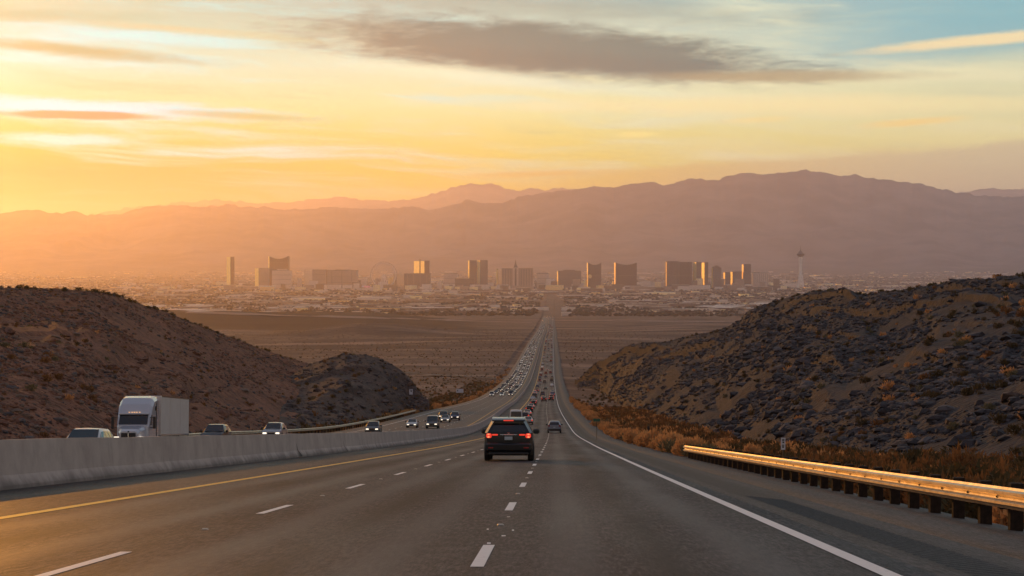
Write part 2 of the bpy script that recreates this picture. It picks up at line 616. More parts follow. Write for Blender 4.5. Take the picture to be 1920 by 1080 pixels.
# ----------------------------------------------------------------- materials
def ground_material():
    m_ = bpy.data.materials.new('desert_ground')
    m_.use_nodes = True
    k = NT(m_.node_tree)
    b = m_.node_tree.nodes['Principled BSDF']
    geo = k.n('ShaderNodeNewGeometry')
    P = geo.outputs['Position']
    sep = k.n('ShaderNodeSeparateXYZ')
    k.link(P, sep.inputs[0])
    n1 = k.noise(P, 0.006, 6, 0.62)
    n2 = k.noise(P, 0.09, 6, 0.65)
    n3 = k.noise(P, 1.3, 5, 0.65)
    st = k.noise(k.xyz(k.m('MULTIPLY', sep.outputs[0], 0.0012), k.m('MULTIPLY', sep.outputs[1], 0.006), 0.0), 1.0, 5, 0.6)
    c = k.mix(k.ss(n2, 0.35, 0.68), (0.095, 0.064, 0.056), (0.22, 0.145, 0.112))
    c = k.mix(k.m('MULTIPLY', k.ss(n1, 0.42, 0.60), 0.75), c, (0.055, 0.034, 0.030))
    c = k.mix(k.m('MULTIPLY', k.ss(st, 0.50, 0.64), 0.75), c, (0.34, 0.235, 0.185))
    c = k.mix(k.m('MULTIPLY', k.ss(n3, 0.52, 0.60), 0.75), c, (0.045, 0.036, 0.024))
    bn_ = k.m('ADD', sep.outputs[1], k.m('MULTIPLY', k.m('SUBTRACT', n1, 0.5), 900.0))
    bk_ = k.m('MULTIPLY', k.m('MULTIPLY', k.ss(bn_, 3500, 3900), k.ss(bn_, 5500, 5300)), k.ss(sep.outputs[0], -10.0, -160.0))
    c = k.mix(k.m('MULTIPLY', bk_, 0.92), c, (0.018, 0.012, 0.013))  # bench darkened: its shaded front is put into the ground colour
    c = k.mix(k.ss(sep.outputs[1], 5400, 7000), c, k.mix(k.ss(k.noise(P, 0.02, 5, 0.7), 0.40, 0.6), (0.05, 0.038, 0.030), (0.15, 0.115, 0.095)))
    k.link(c, b.inputs['Base Color'])
    b.inputs['Roughness'].default_value = 0.95
    b.inputs['Specular IOR Level'].default_value = 0.15
    bn = k.n('ShaderNodeBump')
    bn.inputs['Strength'].default_value = 0.9
    bn.inputs['Distance'].default_value = 0.3
    k.link(n3, bn.inputs['Height'])
    k.link(bn.outputs[0], b.inputs['Normal'])
    return m_


def hill_material(name, dark, mid, tan_, tan_amt):
    m_ = bpy.data.materials.new(name)
    m_.use_nodes = True
    k = NT(m_.node_tree)
    b = m_.node_tree.nodes['Principled BSDF']
    geo = k.n('ShaderNodeNewGeometry')
    P = geo.outputs['Position']
    n1 = k.noise(P, 0.05, 5, 0.6)
    n2 = k.noise(P, 0.55, 6, 0.68)
    vo = k.n('ShaderNodeTexVoronoi')
    k.link(P, vo.inputs['Vector'])
    vo.inputs['Scale'].default_value = 1.4
    v2 = k.n('ShaderNodeTexVoronoi')
    k.link(P, v2.inputs['Vector'])
    v2.inputs['Scale'].default_value = 3.6
    cs = k.n('ShaderNodeSeparateColor')
    k.link(vo.outputs['Color'], cs.inputs[0])
    cs2 = k.n('ShaderNodeSeparateColor')
    k.link(v2.outputs['Color'], cs2.inputs[0])
    c = k.mix(k.ss(n2, 0.36, 0.66), dark, mid)
    n3 = k.noise(P, 0.16, 6, 0.72)
    c = k.mix(k.m('MULTIPLY', k.ss(n3, 0.52, 0.40), 0.75), c, tuple(v * 0.55 for v in dark))
    c = k.mix(k.m('MULTIPLY', k.ss(n3, 0.56, 0.66), 0.5), c, tuple(v * 1.35 for v in mid))
    c = k.mix(k.m('MULTIPLY', k.ss(cs.outputs[0], 0.45, 1.0), 0.5), c, mid)
    c = k.mix(k.m('MULTIPLY', k.ss(cs2.outputs[1], 0.7, 1.0), 0.5), c, tuple(v * 1.5 for v in mid))
    c = k.mix(k.m('MULTIPLY', k.ss(n1, 0.50, 0.66), tan_amt), c, tan_)
    k.link(c, b.inputs['Base Color'])
    b.inputs['Roughness'].default_value = 0.85
    b.inputs['Specular IOR Level'].default_value = 0.25
    bn = k.n('ShaderNodeBump')
    bn.inputs['Strength'].default_value = 1.0
    bn.inputs['Distance'].default_value = 0.5
    k.link(k.m('ADD', k.m('MULTIPLY', vo.outputs['Distance'], -0.7), n2), bn.inputs['Height'])
    k.link(bn.outputs[0], b.inputs['Normal'])
    return m_


def asphalt_material(name, c0, c1, lanes=None, dark=None):
    """asphalt; UV = (offset in metres, distance in metres)"""
    m_ = bpy.data.materials.new(name)
    m_.use_nodes = True
    k = NT(m_.node_tree)
    b = m_.node_tree.nodes['Principled BSDF']
    geo = k.n('ShaderNodeNewGeometry')
    P = geo.outputs['Position']
    uvn = k.n('ShaderNodeUVMap')
    sp = k.n('ShaderNodeSeparateXYZ')
    k.link(uvn.outputs[0], sp.inputs[0])
    u, v = sp.outputs[0], sp.outputs[1]
    fine = k.noise(P, 26.0, 4, 0.75)
    mott = k.noise(k.xyz(k.m('MULTIPLY', u, 19.0), k.m('MULTIPLY', v, 1.9), 2.0), 1.0, 5, 0.78)
    mot2 = k.noise(k.xyz(k.m('MULTIPLY', u, 2.6), k.m('MULTIPLY', v, 0.22), 6.0), 1.0, 5, 0.65)
    crk = k.noise(k.xyz(k.m('MULTIPLY', u, 0.8), k.m('MULTIPLY', v, 0.22), 9.0), 1.0, 6, 0.7)
    vo = k.n('ShaderNodeTexVoronoi')
    k.link(P, vo.inputs['Vector'])
    vo.inputs['Scale'].default_value = 32.0
    cs = k.n('ShaderNodeSeparateColor')
    k.link(vo.outputs['Color'], cs.inputs[0])
    big = k.noise(k.xyz(k.m('MULTIPLY', u, 0.45), k.m('MULTIPLY', v, 0.05), 0.0), 1.0, 5, 0.6)
    patch = k.noise(k.xyz(k.m('MULTIPLY', u, 0.12), k.m('MULTIPLY', v, 0.09), 4.0), 1.0, 3, 0.5)
    c = k.mix(k.ss(fine, 0.36, 0.64), c0, c1)
    c = k.mix(k.m('MULTIPLY', k.ss(cs.outputs[0], 0.72, 1.0), 0.55), c, tuple(x * 2.3 for x in c1))
    c = k.mix(k.m('MULTIPLY', k.ss(big, 0.42, 0.66), 0.5), c, tuple(x * 0.72 for x in c0))
    c = k.mix(k.m('MULTIPLY', k.ss(patch, 0.50, 0.62), 0.35), c, tuple(x * 1.25 for x in c1))
    c = k.mix(k.m('MULTIPLY', k.ss(mott, 0.46, 0.64), 0.85), c, tuple(x * 2.1 for x in c1))
    c = k.mix(k.m('MULTIPLY', k.ss(mott, 0.50, 0.36), 0.75), c, tuple(x * 0.35 for x in c0))
    c = k.mix(k.m('MULTIPLY', k.ss(mot2, 0.50, 0.68), 0.45), c, tuple(x * 0.55 for x in c0))
    c = k.mix(k.m('MULTIPLY', k.ss(k.m('ABSOLUTE', k.m('SUBTRACT', crk, 0.5)), 0.009, 0.002), 0.75), c, tuple(x * 0.3 for x in c0))
    rough = 0.62
    if dark is not None:
        ed = k.m('MULTIPLY', k.m('SUBTRACT', mot2, 0.5), 0.5)
        bd = k.m('MULTIPLY', k.ss(k.m('ADD', u, ed), dark[0] - 0.15, dark[0] + 0.15), k.ss(k.m('ADD', u, ed), dark[1] + 0.3, dark[1] - 0.3))
        c = k.mix(k.m('MULTIPLY', bd, 0.7), c, tuple(x * 0.5 for x in c0))
    if lanes:
        # worn wheel paths and the oil track in the middle of each lane
        lu = k.m('FRACT', k.m('DIVIDE', k.m('ADD', u, lanes[0]), lanes[1]))
        cen = k.m('ABSOLUTE', k.m('SUBTRACT', lu, 0.5))
        wp = k.ss(k.m('ABSOLUTE', k.m('SUBTRACT', cen, 0.24)), 0.13, 0.02)
        oil = k.ss(cen, 0.12, 0.0)
        inl = k.m('MULTIPLY', k.ss(u, lanes[2], lanes[2] + 0.3), k.ss(u, 0.0, -0.4))
        c = k.mix(k.m('MULTIPLY', k.m('MULTIPLY', wp, inl), 0.55), c, tuple(x * 1.5 for x in c1))
        c = k.mix(k.m('MULTIPLY', k.m('MULTIPLY', oil, inl), k.m('MULTIPLY', k.ss(big, 0.25, 0.55), 0.75)), c, tuple(x * 0.6 for x in c0))
        # transverse joints and old patches
        tj = k.m('ABSOLUTE', k.m('SUBTRACT', k.m('FRACT', k.m('DIVIDE', v, 49.0)), 0.80))
        c = k.mix(k.m('MULTIPLY', k.m('MULTIPLY', k.ss(tj, 0.0030, 0.0012), inl), 0.8), c, tuple(x * 0.5 for x in c0))
        r = k.m('ADD', 0.56, k.m('MULTIPLY', k.ss(big, 0.3, 0.7), 0.12))
        k.link(k.m('SUBTRACT', r, k.m('MULTIPLY', k.m('MULTIPLY', wp, inl), 0.06)), b.inputs['Roughness'])
    else:
        b.inputs['Roughness'].default_value = rough
    k.link(c, b.inputs['Base Color'])
    b.inputs['Specular IOR Level'].default_value = 0.15
    bn = k.n('ShaderNodeBump')
    bn.inputs['Strength'].default_value = 0.75
    bn.inputs['Distance'].default_value = 0.012
    k.link(k.m('ADD', fine, cs.outputs[0]), bn.inputs['Height'])
    k.link(bn.outputs[0], b.inputs['Normal'])
    return m_


def paint_material(name, color, wear):
    m_ = bpy.data.materials.new(name)
    m_.use_nodes = True
    k = NT(m_.node_tree)
    b = m_.node_tree.nodes['Principled BSDF']
    geo = k.n('ShaderNodeNewGeometry')
    P = geo.outputs['Position']
    n1 = k.noise(P, 9.0, 6, 0.75)
    n2 = k.noise(P, 45.0, 4, 0.7)
    f = k.ss(k.m('ADD', k.m('MULTIPLY', n1, 0.6), k.m('MULTIPLY', n2, 0.4)), 0.54, 0.66)
    c = k.mix(k.m('MULTIPLY', f, wear), color, (0.11, 0.095, 0.09))
    k.link(c, b.inputs['Base Color'])
    b.inputs['Roughness'].default_value = 0.6
    return m_


def concrete_material(name):
    m_ = bpy.data.materials.new(name)
    m_.use_nodes = True
    k = NT(m_.node_tree)
    b = m_.node_tree.nodes['Principled BSDF']
    geo = k.n('ShaderNodeNewGeometry')
    sp = k.n('ShaderNodeSeparateXYZ')
    k.link(geo.outputs['Position'], sp.inputs[0])
    P = geo.outputs['Position']
    uvn = k.n('ShaderNodeUVMap')
    su = k.n('ShaderNodeSeparateXYZ')
    k.link(uvn.outputs[0], su.inputs[0])
    n1 = k.noise(P, 0.7, 6, 0.65)
    drip = k.noise(k.xyz(k.m('MULTIPLY', su.outputs[1], 1.6), k.m('MULTIPLY', su.outputs[0], 0.9), 0.0), 1.0, 5, 0.6)
    n3 = k.noise(P, 22.0, 4, 0.7)
    c = k.mix(k.ss(n1, 0.35, 0.7), (0.40, 0.325, 0.29), (0.50, 0.42, 0.375))
    c = k.mix(k.m('MULTIPLY', k.ss(drip, 0.50, 0.74), 0.35), c, (0.18, 0.15, 0.13))
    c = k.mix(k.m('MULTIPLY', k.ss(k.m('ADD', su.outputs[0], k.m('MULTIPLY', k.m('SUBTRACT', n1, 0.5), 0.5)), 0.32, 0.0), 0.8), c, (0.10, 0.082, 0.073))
    c = k.mix(k.m('MULTIPLY', k.ss(n3, 0.55, 0.7), 0.25), c, (0.18, 0.16, 0.15))
    k.link(c, b.inputs['Base Color'])
    b.inputs['Roughness'].default_value = 0.85
    bn = k.n('ShaderNodeBump')
    bn.inputs['Strength'].default_value = 0.4
    bn.inputs['Distance'].default_value = 0.01
    k.link(n3, bn.inputs['Height'])
    k.link(bn.outputs[0], b.inputs['Normal'])
    return m_


M = {}
M['ground'] = ground_material()
M['hill_r'] = hill_material('basalt_slope', (0.015, 0.0125, 0.0155), (0.038, 0.0315, 0.037), (0.050, 0.036, 0.035), 0.35)
M['hill_l'] = hill_material('brown_glare_slope', (0.095, 0.037, 0.021), (0.235, 0.094, 0.052), (0.28, 0.12, 0.068), 0.40)  # second slope: brown soil, reddened and lightened to carry the lens glare
M['asphalt'] = asphalt_material('asphalt', (0.026, 0.0205, 0.0235), (0.056, 0.045, 0.047), lanes=(10.9, 3.63, -10.7))
M['asphalt_old'] = asphalt_material('asphalt_oncoming', (0.065, 0.055, 0.051), (0.10, 0.086, 0.079))
M['shoulder'] = asphalt_material('shoulder_asphalt', (0.034, 0.030, 0.032), (0.056, 0.049, 0.050), dark=(0.75, 1.75))
M['verge'] = asphalt_material('gravel_verge', (0.038, 0.033, 0.034), (0.064, 0.054, 0.053))
M['white_paint'] = paint_material('white_paint', (0.80, 0.76, 0.72), 0.55)
M['yellow_paint'] = paint_material('yellow_paint', (0.80, 0.47, 0.05), 0.40)
M['concrete'] = concrete_material('barrier_concrete')
M['dark_gap'] = mat('dark_gap', (0.02, 0.018, 0.016), 0.95)
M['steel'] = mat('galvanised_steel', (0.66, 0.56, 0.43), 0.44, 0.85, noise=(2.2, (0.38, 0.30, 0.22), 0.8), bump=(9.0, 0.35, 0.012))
M['wood'] = mat('dark_post_timber', (0.022, 0.015, 0.012), 0.9, spec=0.15, noise=(9.0, (0.050, 0.031, 0.022), 0.7), bump=(30.0, 0.6, 0.01))
M['bolt'] = mat('bolt_steel', (0.10, 0.08, 0.06), 0.5, 0.6)
M['rock_d'] = mat('basalt_boulder', (0.024, 0.020, 0.023), 0.85, noise=(1.8, (0.060, 0.049, 0.052), 0.8), bump=(4.0, 0.8, 0.15))
M['rock_m'] = mat('grey_boulder', (0.058, 0.048, 0.051), 0.85, noise=(1.8, (0.115, 0.094, 0.093), 0.8), bump=(4.0, 0.8, 0.15))
M['rock_b'] = mat('brown_glare_boulder', (0.095, 0.040, 0.024), 0.85, noise=(1.8, (0.22, 0.095, 0.055), 0.8), bump=(4.0, 0.8, 0.15))  # brown stones warmed to match the glare painted into their slope
M['rock_l'] = mat('tan_boulder', (0.15, 0.10, 0.075), 0.85, noise=(1.8, (0.085, 0.058, 0.046), 0.7), bump=(4.0, 0.8, 0.15))
M['straw'] = mat('dry_straw_brush', (0.58, 0.31, 0.13), 0.9, spec=0.1, noise=(1.5, (0.42, 0.23, 0.10), 0.8), transl=0.55)
M['creosote'] = mat('olive_brush', (0.085, 0.064, 0.030), 0.9, spec=0.1, noise=(1.5, (0.12, 0.075, 0.032), 0.8), transl=0.30)
M['sage'] = mat('grey_green_brush', (0.17, 0.145, 0.085), 0.9, spec=0.1, noise=(1.5, (0.13, 0.115, 0.06), 0.8), transl=0.35)
M['rust_brush'] = mat('rust_brush', (0.24, 0.115, 0.045), 0.9, spec=0.1, noise=(1.5, (0.16, 0.085, 0.036), 0.8), transl=0.40)

# ----------------------------------------------------------------- haze (one closed box round camera and scene)
hz = MB().box(-62000, 62000, -3000, 80000, -285, 2150)
hm = bpy.data.materials.new('haze_air')
hm.use_nodes = True
hm.node_tree.nodes.clear()
_k = NT(hm.node_tree)
_o = _k.n('ShaderNodeOutputMaterial')
_pv = _k.n('ShaderNodeVolumePrincipled')
_pv.inputs['Color'].default_value = HAZE_COLOR
_pv.inputs['Density'].default_value = HAZE_DENSITY
_pv.inputs['Anisotropy'].default_value = HAZE_ANISO
_k.link(_pv.outputs[0], _o.inputs['Volume'])
haze = hz.build('haze', hm)
tag(haze, kind='stuff')

# ----------------------------------------------------------------- ground sheet
ys = [-110.0]
while ys[-1] < 300:
    ys.append(ys[-1] + 5.0)
while ys[-1] < 70000:
    ys.append(ys[-1] * 1.016)
ys = np.array(ys)
cor = np.array([-60, -50, -42, -40, -38.5, -37.2, -36, -30, -20, -10, 0, 3, 4.6, 5.2, 6.2, 7.5, 9.5, 12, 16])
q = np.concatenate([np.linspace(0.004, 0.33, 90), np.linspace(0.35, 0.9, 16)])
YY = ys[:, None]
sL = cor[0] - q[::-1][None, :] * (YY + 130)
sR = cor[-1] + q[None, :] * (YY + 130)
S = np.concatenate([sL, np.repeat(cor[None, :], len(ys), 0), sR], 1)
X = S + edge_x(YY)
Y = np.repeat(YY, S.shape[1], 1)
Z = ground_z(X, Y)
gr = link_mesh('ground', np_mesh('ground', np.stack([X, Y, Z], -1).reshape(-1, 3), grid_faces(*X.shape), M['ground']))
tag(gr, kind='structure')

# ----------------------------------------------------------------- roads
rd = [-60.0]
while rd[-1] < 260:
    rd.append(rd[-1] + 4.0)
while rd[-1] < 6500:
    rd.append(rd[-1] * 1.012)
rd = np.array(rd)


def ribbon(name, offs, m_, y0=-60, y1=6500, lift=0.0, skirt=0.0, fn=None):
    """strip of road surface; offs: list of offsets (numbers or functions of y), from left to right"""
    yy = rd[(rd >= y0) & (rd <= y1)]
    yy = np.unique(np.concatenate([[y0], yy, [y1]]))
    cols, us = [], []
    for o in offs:
        s = o(yy) if callable(o) else np.full_like(yy, o)
        lf = lift + yy.clip(0, None) * 2.2e-5 * (lift > 0)
        z = (fn or road_z)(s, yy) + lf
        cols.append(np.stack([edge_x(yy) + s, yy, z], -1))
        us.append(np.stack([s, yy], -1))
    if skirt:
        a = cols[0].copy(); a[:, 2] -= skirt; a[:, 0] -= skirt * 0.4
        b = cols[-1].copy(); b[:, 2] -= skirt; b[:, 0] += skirt * 0.4
        cols = [a] + cols + [b]
        us = [us[0]] + us + [us[-1]]
    V = np.stack(cols, 1).reshape(-1, 3)
    UV = np.stack(us, 1).reshape(-1, 2)
    return np_mesh(name, V, grid_faces(len(yy), len(cols)), m_, uv=UV)


road = tag(link_mesh('road', ribbon('road', [-14.58, -12.5, -10.7, -8, -5, -2, 0.42], M['asphalt'], skirt=0.4)), kind='structure')
lroad = tag(link_mesh('oncoming_road', ribbon('oncoming_road', [lambda y: left_edge(y) - 2.8, left_edge, -28, -22, -17.4, -14.64], M['asphalt_old'], skirt=0.5)), kind='structure')
shoulder = tag(link_mesh('road_shoulder', ribbon('road_shoulder', [0.42, 1.0, 2.4], M['shoulder'])), kind='structure')
verge = tag(link_mesh('road_verge', ribbon('road_verge', [2.4, 4.0, 5.8], M['verge'], skirt=0.9)), kind='structure')

# painted lines
def line_mesh(name, s0, s1, m_, y0, y1, lift=0.004):
    f0 = s0 if callable(s0) else (lambda y, q=s0: np.full_like(y, q))
    f1 = s1 if callable(s1) else (lambda y, q=s1: np.full_like(y, q))
    return ribbon(name, [f0, f1], m_, y0, y1, lift)


link_mesh('edge_line', line_mesh('edge_line', -0.08, 0.09, M['white_paint'], -55, 6000), road)
link_mesh('median_line', line_mesh('median_line', -10.84, -10.63, M['yellow_paint'], -55, 6000), road)
link_mesh('edge_line', line_mesh('edge_line', lambda y: left_edge(y) - 0.08, lambda y: left_edge(y) + 0.08, M['white_paint'], -55, 6000), lroad)
link_mesh('median_line', line_mesh('median_line', -17.62, -17.47, M['yellow_paint'], -55, 6000), lroad)


def dash_v(s, y0, ln=3.3, w=0.125):
    ya = np.linspace(y0, y0 + ln, 3)
    V = []
    for y_ in ya:
        for ss_ in (s - w / 2, s + w / 2):
            V.append((float(edge_x(y_)) + ss_, y_, float(road_z(ss_, y_)) + 0.005 + max(0, y_) * 2.2e-5))
    return V


DASH_F = [(0, 1, 3, 2), (2, 3, 5, 4)]
far_r, far_l = MB(), MB()
for s, ph in ((-3.60, 17.5), (-7.28, 16.35)):
    for i in range(-3, 160):
        y0 = ph + 12.19 * i
        d = MB().add(dash_v(s, y0), DASH_F)
        if y0 < 330:
            if y0 > 5:
                d.build('lane_dash', M['white_paint'], road)
        else:
            far_r.add(dash_v(s, y0), DASH_F)
for s in (-21.2, -24.85, -28.5):
    for i in range(0, 150):
        y0 = 30 + 12.19 * i
        if s < -28 and y0 > 520:
            continue
        d = MB().add(dash_v(s, y0), DASH_F)
        if 215 < y0 < 420:
            d.build('lane_dash', M['white_paint'], lroad)
        else:
            far_l.add(dash_v(s, y0), DASH_F)
tag(far_r.build('far_lane_dashes', M['white_paint'], road), kind='stuff')
tag(far_l.build('far_lane_dashes', M['white_paint'], lroad), kind='stuff')

# raised reflectors between the dashes and scraps on the lane line
mk_ref = mat('reflector_ceramic', (0.34, 0.31, 0.29), 0.5)
for s, ph in ((-3.60, 17.5), (-7.28, 16.35)):
    for i in range(0, 12):
        y0 = ph + 12.19 * i + 7.7
        x0 = float(edge_x(y0)) + s
        z0 = float(road_z(s, y0))
        b_ = MB()
        b_.prism([(x0 - 0.05, z0 - 0.005), (x0 + 0.05, z0 - 0.005), (x0 + 0.03, z0 + 0.014), (x0 - 0.03, z0 + 0.014)], y0 - 0.05, y0 + 0.05)
        b_.build('road_reflector', mk_ref, road)
scr = MB()
for i in range(5):
    y0 = R.uniform(21, 30)
    s0 = -3.6 + R.normal(0.12, 0.35)
    x0, z0 = float(edge_x(y0)) + s0, float(road_z(s0, y0))
    a, b_, t = R.uniform(0.010, 0.03), R.uniform(0.02, 0.06), R.uniform(0.003, 0.006)
    scr.box(x0 - a, x0 + a, y0 - b_, y0 + b_, z0 - 0.01, z0 + t)
tag(scr.build('paint_scraps', M['white_paint'], road), kind='stuff')

# rumble strip: milled grooves with raised lips along the shoulder
rum = MB()
for i in range(62):
    y0 = 12 + i * 0.42
    x0 = float(edge_x(y0))
    a0, a1 = 0.85, 1.65
    z0, z1 = float(road_z(a0, y0)), float(road_z(a1, y0))
    rum.add([(x0 + a0, y0, z0 - .002), (x0 + a1, y0, z1 - .002), (x0 + a0, y0 + 0.06, z0 + 0.004), (x0 + a1, y0 + 0.06, z1 + 0.004),
             (x0 + a0, y0 + 0.12, z0 - .002), (x0 + a1, y0 + 0.12, z1 - .002)], [(0, 1, 3, 2), (2, 3, 5, 4)])
_ro = rum.build('rumble_grooves', M['shoulder'], shoulder)
_uv = _ro.data.uv_layers.new(name='UVMap')
for _l in _ro.data.loops:
    _c = _ro.data.vertices[_l.vertex_index].co
    _uv.data[_l.index].uv = (_c.x - float(edge_x(_c.y)), _c.y)
tag(_ro, kind='stuff')

# ----------------------------------------------------------------- concrete median barrier
bar = empty('median_barrier', (float(edge_x(20)) - 14.6, 20, float(road_z(-14, 20))))
tag(bar, 'long grey concrete median barrier curving between the two carriageways', 'barrier')
BP = [(-14.95, -0.7), (-14.92, 0.08), (-14.80, 0.30), (-14.72, 1.05), (-14.52, 1.05), (-14.44, 0.30), (-14.32, 0.08), (-14.29, -0.1)]
BU = [0.0, 0.1, 0.3, 1.05, 1.05, 0.3, 0.08, 0.0]


def barrier_mesh(y0, y1, n):
    yy = np.linspace(y0, y1, n)
    V, UV = [], []
    for y_ in yy:
        zb = float(-drop(y_))
        xe = float(edge_x(y_))
        for (s, h), u in zip(BP, BU):
            V.append((xe + s, y_, zb + h + (0.0 if u < 0.2 else 0.012 * math.sin(y_ * 0.9))))
            UV.append((u, y_))
    V = np.array(V)
    V = V - np.array(bar.location)
    F_ = [list(f) for f in grid_faces(n, len(BP))]
    m0, m1 = len(BP), (n - 1) * len(BP)
    for a_, b_, c_, d_ in ((0, 1, 6, 7), (1, 2, 5, 6), (2, 3, 4, 5)):
        F_.append([a_, b_, c_, d_])
        F_.append([m1 + d_, m1 + c_, m1 + b_, m1 + a_])
    return np_mesh('barrier_segment', V, F_, M['concrete'], smooth=False, uv=np.array(UV))


y_ = -20.0
while y_ < 330:
    link_mesh('barrier_segment', barrier_mesh(y_, y_ + 12.19, 4), bar)
    y_ += 12.19
yb = y_
while y_ < 6000:
    ln = max(60, y_ * 0.12)
    o = link_mesh('barrier_segment', barrier_mesh(y_, y_ + ln - 0.02, max(6, int(ln / 12))), bar)
    y_ += ln
# dark cracked gaps with spalled edges, as the photograph shows near the curve
for yc, lean in ((86.0, -0.10), (105.0, 0.08)):
    xe, zb = float(edge_x(yc)), float(-drop(yc))
    v = []
    for s, h, dy, w in ((-14.27, 0.02, 0.35, 0.30), (-14.30, 0.10, 0.25, 0.20), (-14.42, 0.32, 0.05, 0.12), (-14.46, 0.62, -0.10, 0.05)):
        v += [(xe + s - bar.location.x, yc + dy - w / 2 - bar.location.y, zb + h - bar.location.z), (xe + s - bar.location.x, yc + dy + w / 2 - bar.location.y, zb + h - bar.location.z)]
    MB().add(v, [(0, 1, 3, 2), (2, 3, 5, 4), (4, 5, 7, 6)]).build('crack', M['dark_gap'], bar)

# ----------------------------------------------------------------- guardrails
WB = [(a_ * 1.05, b_ * 1.2) for a_, b_ in [(0.0, 0.0), (0.025, 0.035), (0.082, 0.06), (0.082, 0.10), (0.02, 0.13), (0.0, 0.155), (0.02, 0.18), (0.082, 0.21), (0.082, 0.25), (0.025, 0.275), (0.0, 0.31)]]


def guardrail(name, label, s_fn, y0, y1, step, side, zfn, post_w, post_d, post_h, mat_post, rail_z=0.43, thin=False):
    """side = -1: traffic on the -x side.  Posts, blocks, beam lengths and bolts are parts."""
    g = empty(name, (float(edge_x(y0)) + float(s_fn(y0)), y0, float(zfn(s_fn(y0), y0))))
    tag(g, label, 'guardrail')
    L = np.array(g.location)
    P = lambda s, y: np.array((float(edge_x(y)) + s, y, float(zfn(s_fn(y), y)))) - L
    n = int((y1 - y0) / step)
    post = MB().box(-post_w / 2, post_w / 2, -post_d / 2, post_d / 2, -0.5, post_h, bev=0.012).mesh('post', mat_post)
    block = MB().box(-0.09, 0.09, -post_d / 2, post_d / 2, 0, 0.36, bev=0.01).mesh('block', mat_post)
    bolt = MB().tube((side * 0.012, 0, 0), (side * 0.035, 0, 0), 0.022, 0.018, 6).mesh('bolt', M['bolt'])
    for i in range(n + 1):
        y = y0 + i * step
        s = float(s_fn(y))
        o = link_mesh('post', post, g)
        j = R.normal(0, 0.008)
        o.location = P(s - side * (0.1 + post_w / 2 + 0.10), y) + np.array((0, 0, j))
        o.rotation_euler = (R.normal(0, 0.012), R.normal(0, 0.012), R.normal(0, 0.03))
        if not thin:
            o = link_mesh('block', block, g)
            o.location = P(s - side * 0.10, y) + np.array((0, 0, rail_z - 0.03))
            o = link_mesh('bolt', bolt, g)
            o.location = P(s, y) + np.array((0, 0, rail_z + 0.186))
    # beam in lengths of two bays
    i = 0
    while i < n:
        e = min(i + 2, n)
        ya, yb_ = y0 + i * step - 0.12, y0 + e * step + 0.12
        V = []
        for back in (0, 1):
            for y in (ya, (ya + yb_) / 2, yb_):
                s = float(s_fn(y))
                lap = 0.004 if y == yb_ else 0.0
                for (ox, oz) in WB:
                    V.append(P(s, y) + np.array((side * (ox - 0.004 * back + lap), 0, rail_z + oz)))
        nW = len(WB)
        Fs = []
        for back in (0, 1):
            o0 = back * 3 * nW
            for a in range(2):
                for b in range(nW - 1):
                    q_ = (o0 + a * nW + b, o0 + a * nW + b + 1, o0 + (a + 1) * nW + b + 1, o0 + (a + 1) * nW + b)
                    Fs.append(q_ if back == 0 else q_[::-1])
        for a in range(2):       # top and bottom lips
            for b in (0, nW - 1):
                Fs.append((a * nW + b, (a + 1) * nW + b, 3 * nW + (a + 1) * nW + b, 3 * nW + a * nW + b))
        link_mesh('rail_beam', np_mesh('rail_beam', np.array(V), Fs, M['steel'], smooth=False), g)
        i = e
    # flared end piece
    ye = y1 + 0.1
    V = []
    for dy, flare in ((0, 0), (0.35, 0.10), (0.6, 0.32)):
        for (ox, oz) in WB:
            V.append(P(float(s_fn(y1)), y1) + np.array((side * (ox * (1 - flare)) - side * flare * 0.9, dy, rail_z + oz)))
    link_mesh('end_wing', np_mesh('end_wing', np.array(V), grid_faces(3, len(WB)), M['steel'], smooth=False), g)
    return g


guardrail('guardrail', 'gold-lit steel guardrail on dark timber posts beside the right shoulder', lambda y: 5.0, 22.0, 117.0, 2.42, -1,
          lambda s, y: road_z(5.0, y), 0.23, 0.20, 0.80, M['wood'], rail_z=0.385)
guardrail('guardrail', 'thin steel guardrail along the far edge of the oncoming carriageway', lambda y: float(left_edge(y)) - 3.3, 95.0, 470.0, 3.8, 1,
          lambda s, y: road_z(-20.0, y), 0.15, 0.20, 0.82, M['wood'], rail_z=0.46, thin=True)

# ----------------------------------------------------------------- hills


